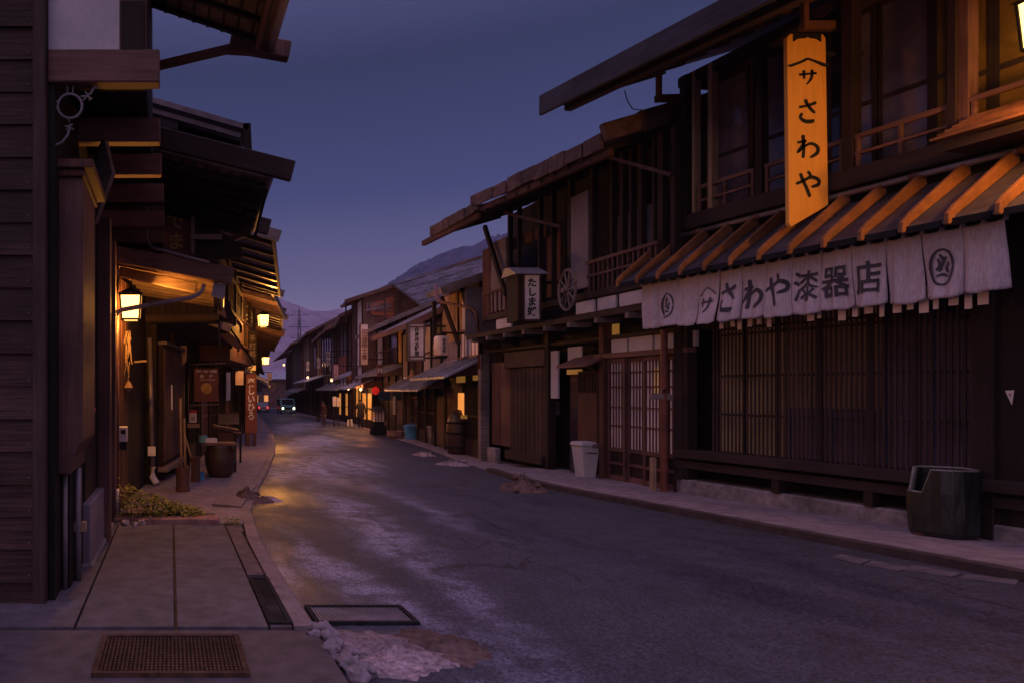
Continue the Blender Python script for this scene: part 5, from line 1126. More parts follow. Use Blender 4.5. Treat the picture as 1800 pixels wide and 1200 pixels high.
b = MB(); b.prism([P(281, 193, 9.3), P(313, 202, 9.3), P(313, 226, 9.3), P(281, 222, 9.3)], (0, .05, 0)); b.build('plaster_patch', 'plaster', t)
b = MB(); b.prism([P(250, 170, 9.36), P(425, 225, 9.36), P(420, 275, 9.36), P(250, 230, 9.36)], (0, .05, 0)); b.build('gable', 'wood_black', t)
b = MB(); b.tube([P(326, 205, 9.1), P(331, 214, 9.1), P(340, 219, 9.1), P(350, 213, 9.1)], .012, 6); b.build('bent_wire', 'paint_white', t)
# porch roof with lit underside
pv0, pv1 = P(176, 442, 9.0), P(410, 486, 9.0); sl3 = (pv0.z-pv1.z)/(pv1.x-pv0.x)
b = MB(); b.beam(pv0, pv1, .07, .22); b.build('porch_verge', 'wood_h', t, bev=.012)
A, B = slab(Vector((.62, 9.0, pv1.z+.13)), Vector((.86, 12.4, pv1.z+.08)), Vector((-1, 0)), 1.5, 1.5*sl3, .06, back=False); b = MB(); b.loft(A, B); b.build('porch_roof', 'roof_shingle', t)
b = MB()
for k in range(9): y_ = 9.15+k*.4; b.beam((.55+(y_-9)*.07, y_, pv1.z+.03), (-.85, y_, pv1.z+.03+1.4*sl3), .05, .06)
b.build('porch_rafter', 'wood_pale_h', t)
b = MB(); b.beam(P(210, 478, 9.6), P(345, 507, 9.6), .10, .14); b.build('porch_beam', 'wood_pale_h', t, bev=.01)
b = MB(); b.tube([P(197, 478, 9.15), P(197, 478, 12)], .11, 12); b.build('porch_log', 'wood_pale_h', t)
b = MB(); b.tube([(.68, 9.0, pv1.z+.02), (.92, 12.4, pv1.z-.03)], .045, 8); b.build('gutter', 'metal_pipe', t, smooth=True)
b = MB(); b.tube([P(257, 365, 9.2), P(258, 422, 9.1), P(268, 436, 9.0), P(368, 462, 8.95)], .022, 8); b.build('lead_pipe', 'metal_pipe', t, smooth=True)
b = MB(); b.prism([P(376, 495, 9.05), P(397, 500, 9.05), P(394, 526, 9.05), P(371, 521, 9.05)], (0, .02, 0)); b.build('tin_plate', 'metal_pipe', t)
b = MB(); b.prism([P(335, 412, 9.9), P(390, 412, 9.9), P(390, 421, 9.9), P(335, 421, 9.9)], (0, .06, 0)); b.prism([P(336, 380, 9.95), P(342, 380, 9.95), P(342, 446, 9.95), P(336, 446, 9.95)], (0, .05, 0)); b.build('pale_rail', 'wood_grey_h', t)
b = MB(); b.prism([P(345, 385, 10.1), P(352, 385, 10.1), P(425, 430, 10.1), P(425, 455, 10.1), P(345, 455, 10.1)], (0, .05, 0)); b.build('upper_panel', 'wood_dark_v', t)
lantern('porch_lantern', 'bright square porch lantern under the sloping verge board of the second house', P(230, 541, 9.32), .27, .33, 165, arm=[P(230, 500, 9.32), P(215, 490, 9.32)], r=.08)
# house sign with gold characters
sn = thing('gold_letter_sign', 'dark upright sign board with gold characters in the shadow of the eave', 'sign', P(310, 452, 10.3))
b = MB(); a, e = P(285, 322, 10.3), P(334, 452, 10.3); b.box(a.x, e.x, 10.3, 10.36, e.z, a.z); b.build('board', 'sign_brown', sn, bev=.008)
b = MB(); vs, fs = text2d('こ\nで\nま', .27, .006, 1.12); b.add([Vector(((a.x+e.x)/2+v.x, 10.295, (a.z+e.z)/2-.03+v.y)) for v in vs], fs); b.build('lettering', 'gold', sn)
b = MB(); b.prism([(a.x-.05, 10.28, a.z), (e.x+.05, 10.28, a.z), ((a.x+e.x)/2, 10.28, a.z+.1)], (0, .12, 0)); b.build('cap', 'wood_dark_h', sn)
# second pipe, gauge, plants
c = P(266, 760, 12.55); zg_ = zg(12.55)+.06
dp = thing('rain_pipe', 'grey-blue rain pipe with a bent white foot beside the boxed shutters', 'rain pipe', (c.x, c.y, zg_))
b = MB(); b.tube([(c.x+.02, c.y, zg_+.3), (c.x-.03, c.y, 2.55)], .045, 10); b.build('pipe', 'metal_pipe', dp, smooth=True)
b = MB(); b.tube([(c.x+.02, c.y, zg_+.34), (c.x+.02, c.y, zg_+.16), (c.x+.10, c.y-.1, zg_+.05)], .062, 10); b.build('foot', 'white_pipe', dp, smooth=True)
b = MB(); b.box(c.x-.06, c.x+.08, c.y-.09, c.y-.06, zg_+.55, zg_+.72); b.build('tag_plate', 'paint_white', dp)
c = P(216, 762, 9.4); gm = thing('gas_meter', 'small warm-lit meter box on the wall beneath the porch lantern', 'meter', c-Vector((0, 0, .12)))
b = MB(); b.box(c.x-.055, c.x+.06, c.y, c.y+.12, c.z-.11, c.z+.1); b.build('box', 'plaster', gm, bev=.008); b = MB(); b.box(c.x-.03, c.x+.04, c.y-.006, c.y-.001, c.z, c.z+.06); b.build('window', 'glass_dark', gm); b = MB(); b.box(c.x-.05, c.x+.05, c.y+.01, c.y+.1, c.z-.22, c.z-.111); b.build('valve', 'iron_dark', gm)
b = MB(); c = P(246, 640, 10.9); b.beam(P(236, 636, 10.9), P(258, 634, 10.9), .10, .03); tag(b.build('wall_shelf', 'wood_pale_h'), 'small lamp-lit wooden shelf on the wall right of the porch lantern', 'shelf')
sg_ = thing('straw_ornament', 'dangling straw ornament on the lamp-lit boards below the porch lantern', 'ornament', P(226, 690, 10.1))
b = MB(); rr = random.Random(4)
for k in range(26): a = P(224+rr.uniform(-4, 5), rr.uniform(575, 650), 10.1+rr.uniform(-.05, .05)); b.beam(a, a+Vector((rr.uniform(-.05, .05), rr.uniform(-.03, .03), -rr.uniform(.1, .3))), .012, .012)
b.build('straw', 'wood_pale_v', sg_); b = MB(); b.lathe(P(226, 688, 10.1), [(.02, 0), (.07, .06), (.02, .16)], 8); b.build('knot', 'wood_pale_v', sg_)
# planting bed
pb = thing('ivy_bed', 'low leafy green plants in a stone-edged bed across the left pavement', 'plants', G(280, 915, .05))
rr = random.Random(11); b = MB(); b2 = MB()
for k in range(2600):
    tt = rr.random()**.8; x = lerp(-.72, .42, tt); ymid = 8.95; y_ = ymid+rr.uniform(-.28, .35); hmax = lerp(.50, .07, tt**.8)*(1-((y_-ymid-.03)/.36)**2*.7)+.04
    z = zg(y_)+.07+hmax*(rr.random()**.6); c = Vector((x+rr.uniform(-.04, .04), y_, z)); s = rr.uniform(.024, .050)
    a = rr.uniform(0, 6.28); d = Vector((math.cos(a), math.sin(a), rr.uniform(-.7, .4))).normalized(); w = d.cross(Vector((0, 0, 1))).normalized()*s*.55
    (b if rr.random() < .7 else b2).add([c, c+d*s*.5+w, c+d*s, c+d*s*.5-w], [(0, 1, 2, 3)])
b.build('leaves', 'leaf', pb); b2.build('young_leaves', 'leaf_pale', pb)
b = MB(); 
for k in range(60):
    x = rr.uniform(-.7, .35); y_ = rr.uniform(8.75, 9.2); b.tube([(x, y_, zg(y_)), (x+rr.uniform(-.06, .06), y_+rr.uniform(-.05, .05), zg(y_)+.08+.2*rr.random()*(1-max(0, x+.1)))], .005, 4)
b.build('stems', 'wood_dark_v', pb)
b = MB(); b.loft([Vector((-.74, 8.62, zg(8.6)-.05)), Vector((.66, 8.55, zg(8.6)-.05)), Vector((.66, 8.72, zg(8.6)-.05)), Vector((-.74, 8.74, zg(8.6)-.05))], [Vector((-.74, 8.66, zg(8.6)+.12)), Vector((.60, 8.59, zg(8.6)+.13)), Vector((.62, 8.73, zg(8.6)+.15)), Vector((-.74, 8.76, zg(8.6)+.13))]); b.build('edging', 'stone_red', pb, bev=.015)
b = MB(); b.box(-.72, .6, 8.74, 9.3, zg(9)-.1, zg(9)+.08); b.build('soil', 'earth', pb)
b = MB(); rr = random.Random(2)
for k in range(160):
    y_ = 8.62+rr.uniform(-.12, .12); c = Vector((.78+rr.uniform(-.10, .10), y_, zg(y_)+.05+rr.random()*.09)); a = rr.uniform(0, 6.28); s = rr.uniform(.02, .035); d = Vector((math.cos(a), math.sin(a), rr.uniform(-.4, .6))).normalized(); w = d.cross(Vector((0, 0, 1))).normalized()*s*.5
    b.add([c, c+d*s*.5+w, c+d*s, c+d*s*.5-w], [(0, 1, 2, 3)])
tag(b.build('small_weeds', 'leaf', loc=(.78, 8.62, zg(8.62)+.05)), 'small tuft of weeds between the bed edging and the kerb', 'weeds')
for k, (px, py, r) in enumerate(((222, 922, .05), (238, 924, .04), (250, 921, .045))):
    c = G(px, py, .06); o = lump('pebble', c, r, k*3.3, None, 0, 'edge_stone'); tag(o, 'small pale stone in the row before the stone bed edging', 'stone', 'pale stones before the planting bed')

# ================================================================== LEFT: third house and on
def lhouse(label, A, B, tipz, ov, seed, **kw):
    f = Fr(A, B, 'left'); a = f.pt(-.3, ov, tipz); e = f.pt(f.L+.1, ov, tipz-.12)
    return house(label, A, B, 'left', a, e, seed, **kw)
LH = [
 ('dark house with boxed shutters and the hanging disc sign past the lamp', (-.36, 12.7), (.70, 18.7), 4.42, 2.25, dict(zl=3.1, run=4, rise=1.3, jet=1.2, hood=0, near_gable='wood_dark_v', kinds_up=('slats',), plaster=False)),
 ('house behind the tall reddish lettered board on the left', (.75, 18.9), (2.15, 25), 4.45, 2.0, dict(zl=2.8, jet=.9, hood=0, near_gable='wood_v', kinds_up=('slats', 'rail'), plaster=False)),
 ('house with the second bright lantern at its eave on the left', (2.2, 25.2), (3.6, 34), 4.55, 1.9, dict(zl=2.5, jet=.5)),
 ('house beyond the third bright lantern on the left', (3.7, 34.2), (5.3, 48), 4.6, 1.9, dict(zl=2.5, jet=.5)),
 ('distant left house near the red tail lights', (5.4, 48.2), (7.6, 66), 5.0, 1.8, dict(zl=2.6, jet=.4)),
 ('far left house whose front is washed orange by the third lantern', (7.7, 66.2), (10.9, 95), 5.2, 1.7, dict(zl=2.8, jet=.4)),
 ('farthest left house where the street turns away', (11, 95.2), (19, 150), 5.2, 1.6, dict(zl=3, jet=.4)),
]
lh = [lhouse(lab, A, B, z, ov, 200+i, **kw) for i, (lab, A, B, z, ov, kw) in enumerate(LH)]
t, f = lh[0]
b = MB()
for k in range(11): o0 = -.25+k*.131; b.fb(f, -.032-.008*(k % 2), -.002, o0, o0+.125, 2.96, 4.75)
b.build('gable_boards', 'wood_dark_v', t)
for z in (2.86, 3.5, 4.15):
    b = MB(); b.fb(f, -.09, -.045, -.3, 1.27, z, z+.11); b.build('gable_beam', 'wood_mid_v', t)
for k, (pts, Y0, m) in enumerate(((((345, 500), (392, 512), (398, 560), (352, 540)), 12.6, 'wood_v'), (((368, 505), (404, 530), (412, 572), (376, 560)), 13.0, 'wood_dark_v'), (((330, 545), (408, 572), (404, 584), (326, 556)), 12.9, 'wood_grey_h'), (((392, 575), (428, 606), (420, 616), (386, 590)), 15.0, 'wood_h'))):
    b = MB(); b.prism([P(x, y_, Y0) for x, y_ in pts], (0, .05, 0)); b.build('hanging_plank', m, t)
b = MB(); b.tube([P(385, 560, 12.8), P(386, 612, 12.8)], .02, 6); b.tube([P(400, 570, 14.5), P(448, 640, 14.8), P(440, 648, 14.8)], .02, 6); b.build('bracket_rod', 'iron_dark', t)
ua, ub = f.u(287, .16), f.u(318, .16)
b = MB(); zt_ = f.z(287, 606, .16); zb_ = f.z(300, 812, .16); b.fb(f, ua, ub, .0, .16, zb_, zt_); b.build('shutter_box', 'wood_dark_v', t, bev=.01)
b = MB()
for k in range(2): x0, x1 = lerp(ua, ub, k/2)+.04, lerp(ua, ub, (k+1)/2)-.04; b.fb(f, x0, x1, .161, .185, zb_+.1, zt_-.08)
b.build('shutter_panel', 'wood_v', t)
b = MB(); b.fb(f, ua-.05, ub+.05, -.0, .26, zb_-.10, zb_-.002); b.build('shutter_sill', 'wood_grey_h', t, bev=.01); b = MB(); b.fb(f, ua-.05, ub+.08, .0, .24, zt_+.002, zt_+.06); b.build('shutter_cap', 'wood_grey_h', t)
b = MB(); b.prism([P(318, 607, 15.2), P(328, 607, 15.2), P(328, 634, 15.2), P(319, 645, 15.2)], (0, .04, 0)); b.build('pale_board', 'wood_pale_v', t)
b = MB(); b.tube([f.pt(lerp(ua, ub, .35), .19, 1.7), f.pt(lerp(ua, ub, .36), .19, 1.2)], .02, 6); b.build('hanging_tassel', 'paint_white', t)
# hanging board with orange disc
Y_ = 16.4; a, e = P(341, 647, Y_), P(384, 705, Y_)
ds = thing('disc_sign', 'reddish brown hanging sign board with an orange disc and pale lettering', 'sign', ((a.x+e.x)/2, Y_, e.z))
b = MB(); b.box(a.x, e.x, Y_, Y_+.05, e.z, a.z); b.build('board', 'sign_brown', ds, bev=.01)
b = MB(); cx_, cz_ = P(363, 0, Y_).x, P(0, 682, Y_).z; r = 9.5/1200*Y_; b.prism([(cx_+r*math.cos(q), Y_-.006, cz_+r*math.sin(q)) for q in [2*math.pi*k/28 for k in range(28)]], (0, -.006, 0)); b.build('disc', 'gold', ds)
b = MB()
for tx, px, py, s in (('和紙・人形・民芸品', 363, 652, .055), ('島', 355, 661, .09), ('屋', 371, 661, .09)):
    vs, fs = text2d(tx, s, .002); b.add([Vector((P(px, 0, Y_).x+v.x, Y_-.006, P(0, py, Y_).z+v.y)) for v in vs], fs)
b.beam(P(351, 667, Y_-.005), P(378, 667, Y_-.005), .004, .012); b.build('lettering', 'paint_white', ds)
b = MB(); b.beam(P(334, 640, Y_+.02), P(397, 638, Y_+.02), .03, .03); b.tube([P(346, 640, Y_+.02), P(346, 648, Y_+.02)], .01, 5); b.tube([P(380, 640, Y_+.02), P(380, 648, Y_+.02)], .01, 5); b.build('hanger', 'wood_grey_h', ds); b = MB(); b.beam(P(334, 712, Y_+.02), P(384, 710, Y_+.02), .03, .03); b.build('lower_bar', 'wood_grey_h', ds)
# mortar stumps with mallets
def stump(px, py, w, h, lab, poles):
    c = G(px, py, .06); w = w/1200*c.y; h = h/1200*c.y; t = thing('wooden_mortar', lab, 'mortar', c)
    b = MB(); b.lathe(c, [(w*.46, 0), (w*.42, h*.5), (w*.5, h), (w*.38, h+.004), (w*.26, h*.75)], 14); b.build('body', 'wood_v', t, bev=.004)
    for k, (dx, px2, py2) in enumerate(poles):
        b = MB(); b.tube([c+Vector((dx, .02, h*.8)), P(px2, py2, c.y+.25)], .022, 6); b.build('handle', 'wood_pale_v', t, smooth=True)
stump(321, 863, 27, 43, 'nearest wooden mortar stump with long pale handles standing in it', [(-.02, 317, 700), (.05, 324, 735)])
stump(344, 846, 18, 44, 'second wooden mortar stump right behind the one with handles', [(-.06, 322, 755)])
# big pot with a board lid
c = G(387, 837, .06); w = 55/1200*c.y; h = 58/1200*c.y; pt_ = thing('big_pot', 'large dark glazed round pot covered by a plank lid on the left pavement', 'pot', c)
b = MB(); b.lathe(c, [(w*.30, 0), (w*.40, h*.1), (w*.49, h*.42), (w*.50, h*.65), (w*.42, h*.9), (w*.43, h*.96)], 22); b.build('body', 'barrel_dark', pt_, smooth=True); b = MB(); b.box(c.x-w*.62, c.x+w*.50, c.y-w*.4, c.y+w*.4, c.z+h*.965, c.z+h*1.04); b.build('lid', 'wood_h', pt_, bev=.008)
for k, (px, lab, m, hh) in enumerate(((357, 'small pale teal tin standing on the plank lid of the big pot', 'van_paint', 11), (370, 'small whitish box lying on the plank lid of the big pot', 'plaster', 7))):
    q = P(px, 773, c.y); ww = 8/1200*c.y; b = MB()
    if k == 0: b.lathe(Vector((q.x, c.y, c.z+h*1.043)), [(ww, 0), (ww, hh/1200*c.y), (ww*.9, hh/1200*c.y+.01)], 12)
    else: b.box(q.x-ww*1.2, q.x+ww*1.4, c.y-.12, c.y+.12, c.z+h*1.043, c.z+h*1.043+hh/1200*c.y)
    tag(b.build('storage_tin' if k == 0 else 'small_box', m), lab, 'tin' if k == 0 else 'box')
c = G(354, 843, .06); b = MB(); b.lathe(c, [(.05, 0), (.07, .16), (.055, .155), (.04, .02)], 12); tag(b.build('small_bucket', 'bin_blue'), 'tiny blue bucket between the mortar stump and the big pot', 'bucket')
# slanted stand and bench behind
c = G(398, 836, .06); ck = c.y+1.0; st = thing('slant_top_stand', 'brown wooden stand with a slanted top board behind the big pot', 'stand', (P(398, 0, ck).x, ck, zg(ck)+.06))
z0 = zg(ck)+.06; q0, q1 = P(374, 748, ck), P(419, 756, ck)
b = MB(); b.beam(q0, q1, .5, .06); b.build('top', 'wood_v', st, bev=.008); b = MB(); b.box(P(379, 0, ck).x, P(409, 0, ck).x, ck-.2, ck+.2, z0+.35, q1.z-.03+.0); b.build('front_panel', 'wood_red_v', st)
for px in (381, 412):
    b = MB(); x = P(px, 0, ck).x; b.box(x-.025, x+.025, ck-.21, ck-.16, z0, q1.z-.05); b.build('leg', 'wood_dark_v', st)
ck = 17.6; st = thing('woven_bench', 'small bench with a yellowish woven back behind the slanted stand', 'bench', (P(402, 0, ck).x, ck, zg(ck)+.06)); a, e = P(384, 727, ck), P(420, 745, ck)
b = MB(); b.box(a.x, e.x, ck, ck+.03, e.z, a.z); b.build('back', 'wood_pale_h', st); b = MB(); b.box(a.x-.03, e.x+.03, ck-.02, ck+.05, a.z, a.z+.03); b.box(a.x-.03, e.x+.03, ck-.4, ck+.05, e.z-.25, e.z-.2); b.build('seat', 'wood_v', st)
for x in (a.x, e.x):
    b = MB(); b.box(x-.025, x+.025, ck-.4, ck-.35, zg(ck), e.z-.25); b.build('leg', 'wood_dark_v', st)
for k, (x0, x1, y0, y1, m, lab) in enumerate(((333, 346, 720, 742, 'red_cloth', 'small red-topped poster standing against the left shop front'), (329, 350, 743, 750, 'wood_pale_h', 'pale display shelf below the red-topped poster'))):
    q, r = P(x0, y0, 16.2), P(x1, y1, 16.2); b = MB()
    if k == 0:
        t = thing('poster_board', lab, 'poster', (q.x, 16.2, r.z)); b.box(q.x, r.x, 16.2, 16.23, r.z, q.z); b.build('board', 'paper', t); b = MB(); b.box(q.x, r.x, 16.185, 16.198, q.z-.07, q.z); b.build('heading', 'red_cloth', t); b = MB(); b.box(q.x+.04, r.x-.05, 16.185, 16.198, r.z+.05, r.z+.14); b.build('picture', 'car_paint', t)
    else:
        t = thing('display_shelf', lab, 'shelf', (q.x, 16, r.z)); b.box(q.x, r.x, 15.9, 16.25, r.z, q.z-.02); b.build('board', m, t); b = MB(); b.box(q.x+.02, q.x+.06, 15.95, 16.2, zg(16)+.06, r.z); b.box(r.x-.06, r.x-.02, 15.95, 16.2, zg(16)+.06, r.z); b.build('legs', 'wood_dark_v', t)
# tall lettered board, upper lettered cloth
Y_ = 23.6; a, e = P(431, 657, Y_), P(452, 786, Y_)
vb = thing('tall_lettered_board', 'tall reddish brown upright board with white flowing script on the left pavement', 'sign', ((a.x+e.x)/2, Y_, zg(Y_)+.06))
b = MB(); b.prism([(a.x, Y_, e.z+.5), (a.x+.02, Y_, a.z), (e.x-.02, Y_, a.z), (e.x, Y_, e.z+.5)], (0, .06, 0)); b.build('board', 'sign_brown', vb, bev=.01)
b = MB(); b.box(a.x+.02, a.x+.18, Y_+.0, Y_+.2, zg(Y_)+.06, e.z+.498); b.box(e.x-.14, e.x-.03, Y_, Y_+.2, zg(Y_)+.06, e.z+.498); b.build('foot', 'wood_v', vb)
b = MB(); vs, fs = text2d('楽\nし\nい\nひ\nろ', .31, .010, .92, .85); b.add([Vector(((a.x+e.x)/2+v.x, Y_-.005, P(0, 700, Y_).z+v.y)) for v in vs], fs); b.build('lettering', 'paint_white', vb)
Y_ = 22.8; a, e = P(437, 582, Y_), P(451, 634, Y_)
vb2 = thing('upper_lettered_board', 'short dark upright board with pale script above the tall lettered board', 'sign', ((a.x+e.x)/2, Y_, e.z)); b = MB(); b.box(a.x, e.x, Y_, Y_+.05, e.z, a.z); b.build('board', 'wood_dark_v', vb2); b = MB(); vs, fs = text2d('手\n打\n処', .22, .002, 1.15); b.add([Vector(((a.x+e.x)/2+v.x, Y_-.005, (a.z+e.z)/2+v.y)) for v in vs], fs); b.build('lettering', 'plaster_grey', vb2); b = MB(); b.beam((a.x, Y_+.1, a.z-.1), (a.x-1.2, Y_+.1, a.z-.1), .05, .05); b.build('bracket', 'wood_dark_h', vb2)
for k, (px, py, lab) in enumerate(((427, 635, 'small amber lit box lantern over the tall lettered board, the one toward the wall'), (445, 646, 'small amber lit box lantern over the tall lettered board, the one toward the street'))):
    c = P(px, py, 24.2); t = thing('box_lantern', lab, 'lantern', c-Vector((0, 0, .1)))
    b = MB(); b.box(c.x-.09, c.x+.09, c.y, c.y+.18, c.z-.09, c.z+.09); b.build('glass', 'window_lit', t); b = MB(); b.box(c.x-.12, c.x+.12, c.y-.03, c.y+.2, c.z+.092, c.z+.13); b.box(c.x-.11, c.x+.11, c.y-.02, c.y+.19, c.z-.12, c.z-.092); b.build('frame', 'iron_dark', t)
lantern('street_lantern', 'bright square lantern hanging high by the left eaves, the upper of the two far ones', P(463, 564, 20), .29, .34, 330, group=None, arm=[P(463, 548, 20), P(440, 540, 20.2)], r=.1)
lantern('street_lantern', 'bright small square lantern farther down the left eaves, below the upper one', P(467, 634, 31), .29, .33, 520, arm=[P(467, 622, 31), P(452, 620, 31)], r=.1)
for k, (xa, xb, ya, yb, Y, m, lab, nm) in enumerate(((414, 428, 652, 676, 21.5, 'paper_warm', 'pale blank board hanging left of the tall lettered board', 'hanging_board'), (398, 405, 654, 703, 19.5, 'paint_white', 'tall narrow white strip hanging on the wall right of the disc sign', 'hanging_strip'),
        (470, 478, 655, 668, 40, 'paper_warm', 'small pale board on the far left houses under the lower far lantern', 'hanging_board'), (473, 485, 672, 684, 46, 'wood_pale_h', 'small lamp-lit wooden board on the far left houses above the red tail lights', 'hanging_board'))):
    p, q = P(xa, ya, Y), P(xb, yb, Y); t = thing(nm, lab, 'board', (p.x, Y, q.z)); b = MB(); b.box(p.x, q.x, Y, Y+.04, q.z, p.z); b.build('panel', m, t); b = MB(); b.beam((p.x-.6, Y+.02, p.z+.03), (q.x+.03, Y+.02, p.z+.03), .03, .04); b.build('rod', 'wood_dark_h', t)
# steel ramp plate at the kerb
b = MB(); q = [G(372, 884, .10), G(424, 889, .085), G(452, 850, .085), G(410, 848, .10)]; b.prism(q, (0, 0, -.03)); tag(b.build('ramp_plate', 'kerb'), 'flat grey ramp slab laid across the left kerb by the small snow mound', 'ramp plate')

# ================================================================== cars and people
def wheel(t, c, r, w):
    b = MB(); b.tube([c-Vector((w/2, 0, 0)), c+Vector((w/2, 0, 0))], r, 16); ty = b.build('wheel', 'rubber', t); b = MB(); b.tube([c-Vector((w/2+.01, 0, 0)), c+Vector((w/2+.01, 0, 0))], r*.55, 12); b.build('rim', 'metal_pipe', ty)
def car(label, name, c, w, L, h, paint, van, face):
    """face -1: nose towards the camera"""
    t = thing(name, label, 'van' if van else 'car', c); s = face
    yy = lambda v: c.y+v*-s                       # v measured from the end we see, going away
    prof = ([(0, .32), (.02, .85), (.10, .98), (.42, 1.12), (.85, h-.06), (1.1, h), (L-.15, h), (L, h-.2), (L, .32)] if van else [(0, .35), (.02, .8), (.08, .92), (.75, .98), (1.15, h), (2.6, h), (3.2, .98), (L-.1, .88), (L, .38)])
    A = [Vector((c.x-w/2, yy(v), c.z+z)) for v, z in prof]; B = [Vector((c.x+w/2, yy(v), c.z+z)) for v, z in prof]; b = MB(); b.loft(A, B); b.build('body', paint, t, bev=.05)
    b = MB(); (v0, z0), (v1, z1) = (prof[3], prof[4]); e = .02
    off = Vector((0, s*.012, .012)); b.prism([Vector((c.x+x, yy(lerp(v0, v1, q)), c.z+lerp(z0, z1, q)))+off for x, q in ((-w*.42, .08), (w*.42, .08), (w*.37, .95), (-w*.37, .95))], (0, -s*.006, -.006)); b.build('windscreen', 'glass_dark', t)
    for x in (-1, 1):
        b = MB(); x0 = c.x+x*(w/2+.004); b.prism([(x0, yy(v), c.z+z) for v, z in (((.75, 1.12), (1.1, h-.12), (L-.3, h-.12), (L-.3, 1.12)) if van else ((1.0, 1.0), (1.3, h-.06), (2.5, h-.06), (2.9, 1.0)))], (x*.006, 0, 0)); b.build('side_window', 'glass_dark', t)
        b = MB(); m = 'headlight' if van else 'taillight'; xc = c.x+x*w*.37; b.tube([(xc, yy(-.02), c.z+.72), (xc, yy(.06), c.z+.72)], .12, 14); b.build('headlight' if van else 'tail_light', m, t)
        b = MB(); b.box(c.x+x*(w/2+.02)-.05, c.x+x*(w/2+.16)+.0*x, *sorted((yy(.55), yy(.63))), c.z+1.1, c.z+1.26) if x > 0 else b.box(c.x-(w/2+.16), c.x-(w/2+.0), *sorted((yy(.55), yy(.63))), c.z+1.1, c.z+1.26); b.build('mirror', 'rubber', t)
        for v in (.55, L-.6): wheel(t, Vector((c.x+x*(w/2-.08), yy(v), c.z+.28)), .28, .16)
    b = MB(); b.box(c.x-w*.5, c.x+w*.5, *sorted((yy(-.05), yy(.05))), c.z+.30, c.z+.50); b.build('bumper', paint, t, bev=.03)
    b = MB(); b.box(c.x-.18, c.x+.18, *sorted((yy(-.062), yy(-.052))), c.z+.36, c.z+.47); b.build('number_plate', 'plate_yellow' if van else 'paint_white', t)
    if van: b = MB(); b.box(c.x-w*.25, c.x+w*.25, *sorted((yy(-.015), yy(.0)+s*0)), c.z+.62, c.z+.80); b.build('grille', 'rubber', t)
    return t
c = G(507, 727); car('teal kei van with both headlights lit coming up the street', 'parked_van', c, 1.9, 3.5, 1.95, 'van_paint', True, -1)
c = Vector((P(463, 0, 97).x, 97, zg(97)+.01)); car('pale car driving away with red tail lights lit near the bend', 'small_car', c, 1.6, 3.8, 1.45, 'car_paint', False, -1)
for (px, Y, e) in ((501, 86.0, 14), (517, 86.0, 8)):
    pass

